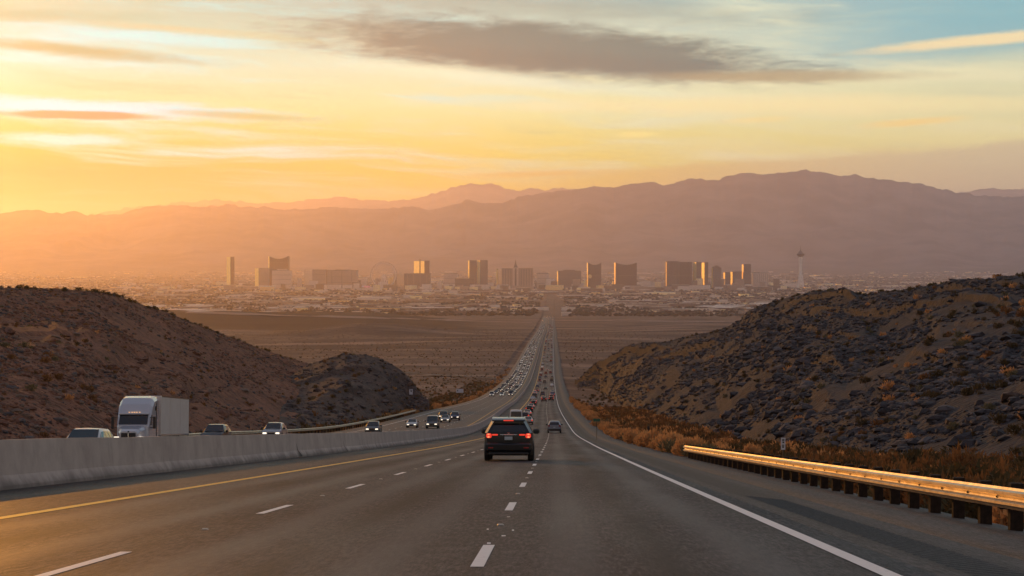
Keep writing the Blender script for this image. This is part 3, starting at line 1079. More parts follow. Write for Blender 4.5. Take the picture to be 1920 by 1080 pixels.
class Hill:
    """a hillside lofted from its foot line to its crest line, both at their real places"""
    def __init__(self, px, py, rc, foot, amp, seed, back, ledge=()):
        self.ledge = ledge
        self.py = pchip(px, py)
        self.rc = pchip(px, rc)
        gx_ = np.arange(px[0] - 200, px[-1] + 200, 4.0)
        kern = np.hanning(41) / np.hanning(41).sum()
        gy_ = np.convolve(np.pad(self.py(np.clip(gx_, px[0], px[-1])), 20, mode='edge'), kern, 'valid')
        gr_ = np.convolve(np.pad(self.rc(np.clip(gx_, px[0], px[-1])), 20, mode='edge'), kern, 'valid')
        self.pys = lambda p: np.interp(p, gx_, gy_)
        self.rc = lambda p: np.interp(p, gx_, gr_)
        self.foot = foot
        self.amp, self.seed, self.back = amp, seed, back

    def surf(self, p, t):
        p, t = np.broadcast_arrays(np.asarray(p, float), np.asarray(t, float))
        u = (p - 960) / F
        rc, rf = self.rc(p), np.minimum(self.foot(p), self.rc(p) * 0.93)
        w_ = sst(t, 0.70, 0.98)
        zc = -(self.pys(p) * (1 - w_) + self.py(p) * w_ + 2.5 - HZ) / F * rc
        zf = -drop(rf) - 1.5
        tt = np.clip(t, 0, 1)
        r = rf + (rc - rf) * t
        z = zf + (zc - zf) * tt
        # beyond the crest the land rolls over and falls away
        over = np.clip(t - 1, 0, None) * (rc - rf)
        r = np.where(t > 1, rc + over, r)
        z = z - self.back * over * sst(over, 0, 40) - over * over * 0.0006
        # below the foot it dips under the ground sheet
        und = np.clip(-t, 0, None)
        z = z - und * 20
        x, y = u * r, r
        env = sst(t, -0.02, 0.10) * (1 - 0.75 * sst(t, 0.90, 1.0))
        rel = fbm(x / 24.0, y / 60.0, 3, self.seed) * 3.0 + (ridged(x / 9.0, y / 34.0, 2, self.seed + 5) - 0.5) * 1.3 + fbm(x / 3.0, y / 16.0, 2, self.seed + 8) * 0.6
        if self.ledge:
            pw = p + 40 * np.sin(t * 9.0) + 60 * fbm(p / 90.0, t * 3, 2, self.seed + 21)
            for (tb, hgt, k0) in self.ledge:
                tw = t + 0.10 * fbm(p / 130.0, t * 0, 3, self.seed + int(tb * 100))
                msk = np.clip(fbm(p / 110.0, t * 0 + tb * 7, 3, self.seed + 31) * 5 + k0, 0, 1)
                z = z + hgt * msk * sst(tw, tb, tb + 0.012) * (1 - sst(tw, tb + 0.012, tb + 0.16)) * (rc / 500.0)
            z = z - 2.6 * np.clip(ridged(pw / 120.0, t * 0.9, 2, self.seed + 41) - 0.66, 0, 1) * sst(t, 0.05, 0.3) * (1 - sst(t, 0.80, 1.0)) * 1.8 * (rc / 500.0)
        return x, y, z + self.amp * env * rel * np.clip(rc / 400.0, 0.5, 1.3) + fbm(x / 2.2, y / 3, 2, self.seed + 3) * 0.35 * sst(t, 0.8, 1)

    def build(self, name, p0, p1, np_, nt, m_):
        p = np.linspace(p0, p1, np_)[None, :]
        t = np.concatenate([[-0.05], np.linspace(0, 1, nt), 1 + np.linspace(0.02, 1.2, 14)])[:, None]
        x, y, z = self.surf(p, t)
        o = link_mesh(name, np_mesh(name, np.stack([x, y, z], -1).reshape(-1, 3), grid_faces(*x.shape), m_, smooth=False))
        return tag(o, kind='structure')


def foot_right(p):
    return np.clip(25.0 / np.maximum((p - 960) / F - 0.0215, 0.0148), 40, 1150)


def foot_left(p):
    return np.clip(38.5 / np.maximum((960 - p) / F + 0.0215, 0.02), 40, 900)


HR = Hill([1040, 1086, 1100, 1150, 1200, 1250, 1300, 1345, 1380, 1392, 1400, 1425, 1450, 1480, 1530, 1570, 1620, 1660, 1720, 1800, 1860, 1920, 2100, 2500],
          [735, 716, 700, 668, 650, 640, 626, 617, 604, 596, 584, 572, 566, 556, 547, 545, 551, 546, 540, 530, 524, 517, 498, 470],
          [1220, 1180, 1130, 1040, 960, 900, 850, 800, 765, 755, 745, 720, 690, 650, 590, 550, 500, 470, 430, 385, 355, 330, 270, 190],
          foot_right, 1.0, 41, 0.10, ((0.87, 1.5, 0.5), (0.70, 1.3, 0.2), (0.50, 1.1, 0.1), (0.30, 0.9, 0.1)))
hr = HR.build('hillside', 1078, 2300, 420, 170, M['hill_r'])
HL = Hill([-500, -250, -100, 0, 60, 120, 180, 212, 232, 270, 310, 350, 400, 440, 490, 540, 580, 620, 660, 720, 790],
          [505, 520, 530, 537, 538, 541, 544, 548, 556, 570, 583, 598, 619, 634, 652, 668, 682, 700, 716, 735, 752],
          [230, 285, 320, 350, 365, 385, 405, 420, 430, 450, 475, 500, 535, 560, 590, 620, 640, 650, 660, 640, 600],
          foot_left, 0.85, 77, 0.10, ((0.80, 0.8, 0.2), (0.5, 0.7, 0.1)))
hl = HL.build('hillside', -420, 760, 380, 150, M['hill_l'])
HK = Hill([520, 560, 590, 620, 650, 680, 705, 730, 750, 768, 780, 792, 806],
          [720, 694, 678, 668, 662, 663, 668, 679, 692, 708, 724, 742, 756],
          [500, 520, 530, 540, 545, 545, 545, 542, 540, 535, 530, 525, 520],
          lambda p: foot_left(p) * 0.98, 0.5, 123, 0.25, ((0.75, 1.0, 0.5), (0.4, 1.0, 0.3)))
M['hill_k'] = hill_material('dark_knoll_rock', (0.028, 0.020, 0.020), (0.075, 0.052, 0.048), (0.13, 0.075, 0.052), 0.40)
hk = HK.build('knoll', 524, 805, 150, 90, M['hill_k'])

# ----------------------------------------------------------------- mountains


def mountain(name, px, py, dist, foot_d, foot_py, m_, seed, relief, p0, p1, n=700):
    f = pchip(px, py)
    p = np.linspace(p0, p1, n)[None, :]
    t = np.concatenate([np.linspace(0, 1, 46), 1 + np.linspace(0.05, 0.5, 6)])[:, None]
    u = (p - 960) / F
    crest = -(f(np.clip(p, px[0], px[-1])) - HZ) / F * dist
    crest = crest + (fbm(p / 9.0, p * 0, 4, seed + 50)) * dist * 0.0022
    zf = -(foot_py - HZ) / F * foot_d
    r = foot_d + (dist - foot_d) * t
    tt = np.clip(t, 0, 1)
    shape = tt ** 1.55
    x, y = u * r, r + 0 * u
    rg = ridged(x / 2600.0, y / 5200.0, 5, seed)
    rg2 = fbm(x / 700.0, y / 1200.0, 4, seed + 3)
    z = zf + (crest - zf) * shape
    z = z + (rg - 0.62) * relief * np.sin(np.pi * np.clip(tt, 0, 1)) ** 0.8 * (0.3 + 0.7 * tt) + rg2 * relief * 0.12 * tt
    z = z - np.clip(t - 1, 0, None) * 2 * (crest - zf) * 0.9
    o = link_mesh(name, np_mesh(name, np.stack([x + 0 * z, y + 0 * z, z], -1).reshape(-1, 3), grid_faces(*z.shape), m_, smooth=True))
    return tag(o, kind='structure')


M['mountain'] = mat('mountain_rock', (0.07, 0.05, 0.045), 0.95, spec=0.1, noise=(0.0011, (0.24, 0.18, 0.155), 0.9))  # blotchy tone stands in for ridge and gully shading
mountain('mountain_range', [-600, -200, 0, 40, 80, 110, 140, 170, 205, 240, 290, 330, 365, 400, 424, 460, 500, 530, 575, 620, 660, 700, 730, 762, 800, 830, 855, 882, 910, 935, 960, 1000, 1060, 1108, 1140, 1200, 1222, 1246, 1272, 1300, 1340, 1372, 1402, 1440, 1470, 1498, 1540, 1575, 1605, 1635, 1652, 1690, 1722, 1760, 1800, 1850, 1920, 2200, 2600],
         [400, 398, 403, 394, 396, 400, 396, 401, 401, 396, 388, 385, 389, 385, 382, 387, 387, 391, 393, 389, 391, 393, 391, 389, 393, 389, 383, 373, 380, 381, 372, 364, 357, 348, 350, 342, 341, 345, 342, 337, 338, 328, 324, 326, 322, 320, 324, 330, 331, 334, 336, 342, 344, 353, 361, 366, 368, 372, 380],
         40000, 29000, 513, M['mountain'], 3, 760, -500, 2500)
mountain('mountain_range', [-600, 100, 170, 200, 235, 300, 350, 400, 430, 450, 480, 530, 565, 600, 640, 680, 730, 760, 785, 830, 860, 880, 915, 940, 965, 1000, 1030, 1042, 1060, 1090, 1200, 1900, 2600],
         [415, 410, 402, 396, 391, 383, 378, 374, 378, 377, 381, 380, 377, 373, 371, 375, 377, 374, 370, 357, 349, 345, 345, 350, 357, 354, 356, 352, 353, 356, 380, 420, 420],
         60000, 44000, 440, M['mountain'], 14, 500, -400, 1300, 420)
mountain('mountain_range', [1500, 1700, 1790, 1830, 1862, 1884, 1900, 1930, 1980, 2060, 2300],
         [420, 385, 364, 358, 353, 356, 354, 358, 350, 356, 390],
         62000, 46000, 440, M['mountain'], 27, 500, 1500, 2400, 200)

# ----------------------------------------------------------------- city
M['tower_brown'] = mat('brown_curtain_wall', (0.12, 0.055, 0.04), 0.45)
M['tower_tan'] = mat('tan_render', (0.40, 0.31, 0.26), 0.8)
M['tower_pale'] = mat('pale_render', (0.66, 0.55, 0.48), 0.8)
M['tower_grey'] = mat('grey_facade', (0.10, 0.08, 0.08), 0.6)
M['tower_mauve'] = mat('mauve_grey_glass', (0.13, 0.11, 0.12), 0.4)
M['gold'] = mat('sunlit_gold_glass', (1.0, 0.84, 0.38), 0.52, 0.95)  # gold tint puts the low sun's light into the west faces
M['amber'] = mat('sunlit_amber_glass', (0.95, 0.70, 0.36), 0.50, 0.9)  # amber tint likewise paints sunlight on glass
M['trim'] = mat('parapet_trim', (0.11, 0.08, 0.07), 0.7)
M['rib'] = mat('facade_rib', (0.24, 0.19, 0.165), 0.8)
M['tower_white'] = mat('white_render', (0.88, 0.82, 0.76), 0.7)
M['white_steel'] = mat('white_steel', (0.85, 0.76, 0.70), 0.5)
M['screen'] = mat('blue_screen', (0.05, 0.06, 0.12), 0.5, emit=(0.60, 0.50, 0.85), estr=0.55)
M['screen_pink'] = mat('pink_screen', (0.12, 0.03, 0.04), 0.5, emit=(0.95, 0.28, 0.34), estr=0.35)
M['sun_glint'] = mat('glint_gold_wall', (1.0, 0.86, 0.55), 0.42, 1.0)  # gold-tinted metal for whole walls, put in to give sun glints


def city_at(px, d):
    x = (px - 960) / F * d
    return x, d, float(ground_z(x, d))


def hotel(name, label, px0, px1, ytop, d, m_front, m_side=None, yaw=0.0, depth=None, crown='flat', bands=0, ribs=0, side_frac=0.0, sink=12, glint=None, wing=None):
    """a tower block facing the camera: front slab, sun-side slab, parapet, bands or ribs as parts"""
    w = (px1 - px0) / F * d
    x, y, zg = city_at((px0 + px1) / 2, d)
    ztop = -(ytop - HZ) / F * d
    h = ztop - zg
    g = empty(name, (x, y, zg), (0, 0, yaw))
    tag(g, label, 'building')
    depth = depth or w * 0.7
    sw = w * side_frac
    if crown == 'concave':
        n = 9
        prof = [(-w / 2 + sw, -sink), (w / 2, -sink)]
        for i in range(n):
            a = i / (n - 1)
            xx = w / 2 - (w - sw) * a
            prof.append((xx, h - 0.09 * h * math.sin(math.pi * a)))
        MB().prism(prof, 0, depth).build('wall', m_front, g)
        cr = []
        for i in range(n):
            a = i / (n - 1)
            cr.append((w / 2 - (w - sw) * a, h - 0.09 * h * math.sin(math.pi * a)))
        band = MB()
        for (xa, za), (xb, zb) in zip(cr[:-1], cr[1:]):
            band.add([(xa, -1.2, za - 9), (xb, -1.2, zb - 9), (xb, -1.2, zb + 1), (xa, -1.2, za + 1), (xa, 3, za + 1), (xb, 3, zb + 1)], [(0, 1, 2, 3), (3, 2, 5, 4)])
        band.build('parapet', M['trim'], g)
    elif crown == 'round':
        n = 14
        prof = [(w / 2 * math.cos(t), depth * 0.6 - depth * 0.6 * math.sin(t)) for t in np.linspace(0, math.pi, n)]
        prof += [(-w / 2, depth), (w / 2, depth)]
        MB().prism(prof, -sink, h, axis='z').build('wall', m_front, g)
        MB().prism([(a * 0.9, 2 + b * 0.9) for a, b in prof], h, h + 7, axis='z').build('parapet', M['trim'], g)
    else:
        MB().box(-w / 2 + sw, w / 2, 0, depth, -sink, h).build('wall', m_front, g)
        MB().box(-w / 2 + sw - 0.5, w / 2 + 0.5, -0.8, depth + 0.5, h, h + 3.5).build('parapet', M['trim'], g)
        if crown == 'pent':
            MB().box(-w * 0.25, w * 0.25, depth * 0.2, depth * 0.8, h + 3.5, h + 11).build('penthouse', m_front, g)
        if crown == 'step':
            MB().box(-w * 0.32, w * 0.32, depth * 0.1, depth * 0.9, h + 3.5, h + 14).build('penthouse', m_front, g)
            MB().box(-w * 0.14, w * 0.14, depth * 0.25, depth * 0.7, h + 14, h + 21).build('penthouse', m_front, g)
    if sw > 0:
        # the sun-side facade turned towards the west, its mirror glass tinted as if sunlit
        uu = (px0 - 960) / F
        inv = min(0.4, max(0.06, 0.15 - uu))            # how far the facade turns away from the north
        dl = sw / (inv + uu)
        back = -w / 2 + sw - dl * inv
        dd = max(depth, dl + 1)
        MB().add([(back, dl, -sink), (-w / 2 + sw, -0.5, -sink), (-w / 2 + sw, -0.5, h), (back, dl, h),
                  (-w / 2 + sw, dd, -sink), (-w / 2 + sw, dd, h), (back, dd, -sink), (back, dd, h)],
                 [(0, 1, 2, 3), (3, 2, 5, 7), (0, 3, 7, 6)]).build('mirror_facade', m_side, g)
    for i in range(bands):
        zz = h * (i + 1) / (bands + 1)
        MB().box(-w / 2 + sw + 0.4, w / 2 - 0.4, -0.9, 0.2, zz - 1.1, zz + 1.1).build('floor_band', M['rib'] if i % 2 else M['trim'], g)
    for i in range(ribs):
        xx = -w / 2 + sw + (w - sw) * (i + 0.5) / ribs
        MB().box(xx - w * 0.012, xx + w * 0.012, -2.2, 0.2, -sink, h - 4).build('facade_rib', M['rib'], g)
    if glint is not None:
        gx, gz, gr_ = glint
        MB().tube((w * gx, -1.6, h * gz), (w * gx, 0.2, h * gz), gr_ * w, n=12).build('sun_reflection_disc', M['amber'], g)  # amber disc stands in for the sun's reflection on the glass
    if wing:
        for (a, b, t) in wing:
            MB().box(w * a, w * b, -depth * 0.3, depth * 0.4, -sink, h * t).build('podium', M['tower_pale'], g)
    return g


D = 15800.0
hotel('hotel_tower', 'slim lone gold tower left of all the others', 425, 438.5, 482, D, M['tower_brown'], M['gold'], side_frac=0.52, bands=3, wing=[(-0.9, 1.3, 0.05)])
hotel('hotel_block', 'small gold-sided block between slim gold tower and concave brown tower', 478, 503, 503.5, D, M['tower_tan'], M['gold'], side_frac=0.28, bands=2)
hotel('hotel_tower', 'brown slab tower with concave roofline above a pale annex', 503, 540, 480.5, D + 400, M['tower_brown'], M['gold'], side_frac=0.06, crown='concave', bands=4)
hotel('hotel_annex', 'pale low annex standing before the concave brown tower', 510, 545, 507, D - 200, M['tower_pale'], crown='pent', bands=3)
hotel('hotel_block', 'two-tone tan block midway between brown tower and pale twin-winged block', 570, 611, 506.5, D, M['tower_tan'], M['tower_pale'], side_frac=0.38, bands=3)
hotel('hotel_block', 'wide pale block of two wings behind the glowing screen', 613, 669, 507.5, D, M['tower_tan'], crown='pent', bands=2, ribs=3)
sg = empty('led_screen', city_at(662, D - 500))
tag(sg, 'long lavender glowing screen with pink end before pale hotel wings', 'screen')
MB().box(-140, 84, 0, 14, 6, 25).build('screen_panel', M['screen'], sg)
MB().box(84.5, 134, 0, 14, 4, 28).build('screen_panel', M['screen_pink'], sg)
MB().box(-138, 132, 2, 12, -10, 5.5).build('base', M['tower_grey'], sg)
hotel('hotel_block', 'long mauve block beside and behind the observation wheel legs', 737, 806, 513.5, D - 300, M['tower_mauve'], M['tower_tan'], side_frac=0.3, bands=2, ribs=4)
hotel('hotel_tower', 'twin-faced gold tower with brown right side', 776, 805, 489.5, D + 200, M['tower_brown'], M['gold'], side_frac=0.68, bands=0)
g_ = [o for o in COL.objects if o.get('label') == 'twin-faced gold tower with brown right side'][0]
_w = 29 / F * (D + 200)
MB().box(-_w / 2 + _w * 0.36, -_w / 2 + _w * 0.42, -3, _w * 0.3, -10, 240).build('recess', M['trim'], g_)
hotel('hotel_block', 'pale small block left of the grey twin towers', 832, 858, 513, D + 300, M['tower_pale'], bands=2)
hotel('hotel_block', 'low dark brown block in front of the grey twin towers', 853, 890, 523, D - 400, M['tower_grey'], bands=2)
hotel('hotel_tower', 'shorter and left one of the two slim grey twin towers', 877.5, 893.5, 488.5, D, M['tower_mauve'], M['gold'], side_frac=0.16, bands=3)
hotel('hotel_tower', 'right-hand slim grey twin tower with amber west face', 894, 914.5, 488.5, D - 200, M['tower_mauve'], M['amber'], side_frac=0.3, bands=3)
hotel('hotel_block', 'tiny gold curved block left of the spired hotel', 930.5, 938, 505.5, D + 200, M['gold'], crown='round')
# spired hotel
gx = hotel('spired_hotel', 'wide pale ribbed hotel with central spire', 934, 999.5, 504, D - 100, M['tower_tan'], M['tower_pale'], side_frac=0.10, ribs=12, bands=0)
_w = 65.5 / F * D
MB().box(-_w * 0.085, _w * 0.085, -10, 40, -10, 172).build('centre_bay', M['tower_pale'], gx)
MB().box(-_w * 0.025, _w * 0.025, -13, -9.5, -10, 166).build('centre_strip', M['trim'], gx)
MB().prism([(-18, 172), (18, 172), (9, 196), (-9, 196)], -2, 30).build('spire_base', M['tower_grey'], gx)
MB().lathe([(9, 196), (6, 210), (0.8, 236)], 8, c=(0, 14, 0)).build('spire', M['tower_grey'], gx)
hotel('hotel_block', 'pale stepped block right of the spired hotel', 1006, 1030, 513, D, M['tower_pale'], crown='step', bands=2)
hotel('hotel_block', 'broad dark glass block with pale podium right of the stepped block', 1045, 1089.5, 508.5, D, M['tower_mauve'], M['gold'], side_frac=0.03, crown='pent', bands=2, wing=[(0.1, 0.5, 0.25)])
hotel('hotel_tower', 'narrower of two copper towers, with painted orange sun reflection on its glass', 1101, 1127.5, 492.5, D, M['tower_brown'], M['gold'], side_frac=0.05, crown='concave', bands=3, glint=(-0.30, 0.47, 0.14))
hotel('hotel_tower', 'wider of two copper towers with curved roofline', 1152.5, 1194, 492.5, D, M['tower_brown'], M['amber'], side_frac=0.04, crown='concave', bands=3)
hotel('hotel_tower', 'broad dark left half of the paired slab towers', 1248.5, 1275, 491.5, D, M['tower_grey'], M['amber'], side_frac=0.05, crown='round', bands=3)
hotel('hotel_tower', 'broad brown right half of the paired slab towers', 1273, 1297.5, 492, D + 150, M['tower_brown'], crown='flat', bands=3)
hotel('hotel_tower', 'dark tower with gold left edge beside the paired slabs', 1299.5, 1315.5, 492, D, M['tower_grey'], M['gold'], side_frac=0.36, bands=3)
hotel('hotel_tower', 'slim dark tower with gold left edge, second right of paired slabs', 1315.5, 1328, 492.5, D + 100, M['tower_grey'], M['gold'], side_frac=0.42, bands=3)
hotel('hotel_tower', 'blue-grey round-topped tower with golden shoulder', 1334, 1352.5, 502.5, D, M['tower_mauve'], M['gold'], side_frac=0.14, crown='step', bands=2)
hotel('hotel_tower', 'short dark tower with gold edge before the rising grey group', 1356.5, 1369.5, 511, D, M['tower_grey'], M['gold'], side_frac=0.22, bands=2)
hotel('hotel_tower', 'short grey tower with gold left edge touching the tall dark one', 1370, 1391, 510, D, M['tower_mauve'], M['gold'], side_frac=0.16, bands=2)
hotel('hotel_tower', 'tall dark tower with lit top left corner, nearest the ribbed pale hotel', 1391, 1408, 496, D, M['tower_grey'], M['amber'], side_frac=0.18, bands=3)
hotel('hotel_block', 'pale ribbed hotel between dark towers and the observation tower', 1412, 1441, 512, D, M['tower_pale'], ribs=8)

# observation tower
ox, oy, oz = city_at(1501, 16100)
st = empty('observation_tower', (ox, oy, oz))
tag(st, 'tall pale observation tower with dark pod and needle mast', 'tower')
k_ = 16100 / F
htop = -(466 - HZ) / F * 16100 - oz
pod0 = -(481.5 - HZ) / F * 16100 - oz
pod1 = -(471.5 - HZ) / F * 16100 - oz
MB().lathe([(4.4 * k_, pod0 * 0.10), (3.0 * k_, pod0 * 0.35), (2.7 * k_, pod0 * 0.8), (3.6 * k_, pod0)], 14).build('shaft', M['tower_white'], st)
for i in range(3):
    t = 2 * math.pi * i / 3 + math.pi * 7 / 6
    c_, s_ = math.cos(t), math.sin(t)
    MB().tube((c_ * 6.2 * k_, s_ * 6.2 * k_, -15), (c_ * 2.6 * k_, s_ * 2.6 * k_, pod0 * 0.42), 2.0 * k_, 1.6 * k_, 8).build('leg', M['tower_white'], st)
MB().lathe([(3.6 * k_, pod0), (7.2 * k_, pod0 + 3.5 * k_), (7.4 * k_, pod0 + 5 * k_), (5.2 * k_, pod0 + 7 * k_), (2.6 * k_, pod1), (1.2 * k_, pod1 + 1.5 * k_)], 16).build('pod', M['trim'], st)
MB().lathe([(7.6 * k_, 0), (7.6 * k_, 0.8 * k_)], 16, c=(0, 0, pod0 + 4 * k_)).build('pod_window', M['trim'], st)
MB().lathe([(1.0 * k_, pod1 + k_), (0.5 * k_, htop - 6), (0.12 * k_, htop + 26)], 8).build('mast', M['tower_grey'], st)

# observation wheel
wx, wy, wz = city_at(719.5, D - 600)
kw = (D - 600) / F
wheel = empty('observation_ride', (wx, wy, wz))
tag(wheel, 'pale observation wheel with dark cabins standing left of mauve block', 'wheel')
hub = (0, 0, -(515.5 - HZ) * kw - wz)
rw = 23.0 * kw
rim = MB()
for i in range(40):
    a, b = 2 * math.pi * i / 40, 2 * math.pi * (i + 1) / 40
    for rr, yy_ in ((rw, -6), (rw, 6)):
        rim.tube((rr * math.cos(a), yy_, hub[2] + rr * math.sin(a)), (rr * math.cos(b), yy_, hub[2] + rr * math.sin(b)), 2.8, n=5)
rim.build('rim', M['white_steel'], wheel)
for i in range(28):
    a = 2 * math.pi * i / 28
    MB().tube((0, 0, hub[2]), (rw * math.cos(a), 0, hub[2] + rw * math.sin(a)), 0.45, n=4).build('spoke', M['white_steel'], wheel)
    rc = rw + 5.5
    MB().lathe([(0.5, -4.5), (4.0, -2.5), (4.4, 0), (4.0, 2.5), (0.5, 4.5)], 8, c=(rc * math.cos(a), 0, hub[2] + rc * math.sin(a))).build('cabin', M['trim'], wheel)
for sx, ex in ((-9, -24), (-2, -8), (4, 8), (8, 26)):
    MB().tube((sx * 0.4 * kw * 0.4, -8, hub[2]), (ex * kw * 0.42, -22, -15), 3.4, 4.2, 6).build('leg', M['white_steel'], wheel)
MB().tube((0, -14, hub[2]), (0, 14, hub[2]), 8, n=10).build('hub', M['white_steel'], wheel)

# low city: 300 nearest roofs as things, the rest of the thousands as one mass, with its dark trees
roof_cols = [(0.80, 0.72, 0.64), (0.34, 0.27, 0.22), (0.20, 0.145, 0.115), (0.52, 0.43, 0.35), (0.85, 0.80, 0.74)]
RM = [mat('low_roof', c, 0.7) for c in roof_cols]
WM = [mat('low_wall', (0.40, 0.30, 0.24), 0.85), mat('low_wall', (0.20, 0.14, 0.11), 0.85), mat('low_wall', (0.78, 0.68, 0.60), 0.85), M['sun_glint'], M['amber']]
bl = []
for _ in range(30000):
    d = 6900 * (28000 / 6900.0) ** (R.uniform() ** 0.92)
    px = R.uniform(-120, 2040)
    if d < 8200 and R.uniform() > (d - 6900) / 1700 + 0.15:
        continue
    x = (px - 960) / F * d
    if abs(x - float(edge_x(d))) < 45:
        continue
    # districts: some blocks dense, some open
    dens = fbm(x / 900.0, d / 1400.0, 3, 61) + 0.5
    if R.uniform() > 0.12 + 1.3 * max(0, dens - 0.30):
        continue
    big = R.uniform()
    if big < 0.03:
        w, dp_, h = R.uniform(70, 230), R.uniform(50, 120), R.uniform(8, 13)
    elif big < 0.13:
        w, dp_, h = R.uniform(25, 70), R.uniform(20, 50), R.uniform(6, 16)
    else:
        w, dp_, h = R.uniform(10, 24), R.uniform(9, 18), R.uniform(3.5, 7)
    if 14000 < d < 18500 and 380 < px < 1500 and R.uniform() < 0.35:
        h *= R.uniform(1.5, 3.6); w *= 0.8
    bl.append((d, x, w, dp_, h))
for _ in range(70):      # mid-rise blocks between the hotels
    px = R.uniform(560, 1470)
    d = D + R.uniform(-250, 900)
    bl.append((d, (px - 960) / F * d, R.uniform(30, 80), R.uniform(25, 40), R.uniform(35, 85)))
for _ in range(90):      # more roofs round the foot of the big hotels
    px = R.uniform(420, 1470)
    d = D + R.uniform(-900, -350)
    bl.append((d, (px - 960) / F * d, R.uniform(40, 150), R.uniform(30, 60), R.uniform(14, 40)))
bl.sort(key=lambda q: -q[2] * q[4] / q[0] ** 1.2)
BOXF = [(4, 5, 7, 6), (0, 1, 5, 4), (2, 6, 7, 3), (0, 4, 6, 2), (1, 3, 7, 5)]
mass = MB()
n_ind = 0
MARKS = [(300, 'left of the slim lone gold tower'), (432, 'near the slim lone gold tower'), (520, 'near the concave brown tower'), (590, 'near the two-tone tan block'), (650, 'near the glowing screen'),
         (720, 'near the observation wheel'), (790, 'near the twin-faced gold tower'), (850, 'near the pale small block'), (896, 'near the grey twin towers'), (967, 'near the spired hotel'),
         (1020, 'near the end of the highway'), (1068, 'near the broad dark glass block'), (1114, 'near the narrower copper tower'), (1173, 'near the wider copper tower'), (1272, 'near the paired slab towers'),
         (1330, 'near the gold-edged dark towers'), (1400, 'near the tall dark tower'), (1501, 'near the observation tower'), (1640, 'right of the observation tower')]
ROOFN = ['cream', 'tan', 'brown', 'sandy', 'white']
WALLN = ['tan', 'brown', 'pale', 'sun-glinting', 'amber-glinting']
box_cache = {}
for (d, x, w, dp_, h) in bl:
    z = float(ground_z(x, d))
    yaw = R.choice([-0.25, 0.0, 0.12, 0.35, 1.2]) + R.normal(0, 0.04)
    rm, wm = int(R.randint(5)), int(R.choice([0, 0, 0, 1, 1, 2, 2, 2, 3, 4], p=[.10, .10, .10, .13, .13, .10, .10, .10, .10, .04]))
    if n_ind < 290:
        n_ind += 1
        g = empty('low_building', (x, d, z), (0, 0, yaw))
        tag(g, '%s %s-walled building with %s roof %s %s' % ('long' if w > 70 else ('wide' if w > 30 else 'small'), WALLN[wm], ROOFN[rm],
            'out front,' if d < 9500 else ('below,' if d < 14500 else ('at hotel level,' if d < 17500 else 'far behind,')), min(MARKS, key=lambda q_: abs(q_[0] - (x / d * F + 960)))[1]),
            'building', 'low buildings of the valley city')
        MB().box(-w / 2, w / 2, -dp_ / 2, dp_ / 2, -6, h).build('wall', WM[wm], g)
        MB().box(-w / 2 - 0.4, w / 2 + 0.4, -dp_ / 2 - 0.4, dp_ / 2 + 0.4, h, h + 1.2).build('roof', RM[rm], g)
    else:
        c_, s_ = math.cos(yaw), math.sin(yaw)
        vs = []
        for zz in (z - 5, z + h):
            for yy_ in (-dp_ / 2, dp_ / 2):
                for xx in (-w / 2, w / 2):
                    vs.append((x + xx * c_ - yy_ * s_, d + xx * s_ + yy_ * c_, zz))
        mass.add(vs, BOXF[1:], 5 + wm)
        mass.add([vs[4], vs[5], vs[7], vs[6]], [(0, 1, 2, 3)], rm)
tag(mass.build('far_suburb_roofs', RM + WM), kind='stuff')
M['city_tree'] = mat('city_tree_foliage', (0.040, 0.034, 0.022), 0.95, spec=0.1)
oct_v = np.array([(0, 0, 0), (1, 0, .45), (.3, .9, .6), (-.8, .6, .5), (-.8, -.6, .4), (.3, -.95, .55), (0.1, 0, 1.0)])
oct_f = np.array([(0, 2, 1), (0, 3, 2), (0, 4, 3), (0, 5, 4), (0, 1, 5), (6, 1, 2), (6, 2, 3), (6, 3, 4), (6, 4, 5), (6, 5, 1)])
n = 22000
d = 6700 * (24000 / 6700.0) ** (R.uniform(size=n))
x = (R.uniform(-120, 2040, n) - 960) / F * d
keep = (fbm(x / 600.0, d / 800.0, 3, 67) > -0.12) & (np.abs(x - edge_x(d)) > 60)
d, x = d[keep], x[keep]
z = ground_z(x, d)
sx, sz = R.uniform(6, 15, len(d)), R.uniform(6, 13, len(d))
V = np.stack([x[:, None] + oct_v[None, :, 0] * sx[:, None], d[:, None] + oct_v[None, :, 1] * sx[:, None], z[:, None] - 1 + oct_v[None, :, 2] * sz[:, None]], -1).reshape(-1, 3)
Fc = (oct_f[None] + (np.arange(len(d)) * 7)[:, None, None]).reshape(-1, 3)
tag(link_mesh('city_trees', np_mesh('city_trees', V, Fc, M['city_tree'])), kind='stuff')
# side road and pale tracks across the desert
def track(name, px0, py0, px1, py1, w, col):
    pts = []
    for t in np.linspace(0, 1, 24):
        py = py0 + (py1 - py0) * t
        px = px0 + (px1 - px0) * t
        dd = np.linspace(500, 9000, 4000)
        xx = (px - 960) / F * dd
        rows = HZ - F * ground_z(xx, dd) / dd
        i = int(np.argmax(rows < py))
        pts.append((xx[i], dd[i]))
    V = []
    for i, (a, b) in enumerate(pts):
        for o_ in (-w / 2, w / 2):
            V.append((a, b + o_, float(ground_z(a, b + o_)) + 0.9))
    return tag(link_mesh(name, np_mesh(name, np.array(V), grid_faces(len(pts), 2)[:, ::-1], col)), kind='structure')


M['track'] = mat('pale_track_dust', (0.25, 0.185, 0.155), 0.95, noise=(0.05, (0.17, 0.12, 0.10), 0.6))
track('side_road', 760, 701, 948, 713, 14, M['asphalt_old'])
track('dirt_track', 770, 706, 930, 706, 10, M['track'])
track('dirt_track', 350, 586, 1015, 606, 60, M['track'])
track('dirt_track', 1050, 601, 1360, 604, 60, M['track'])
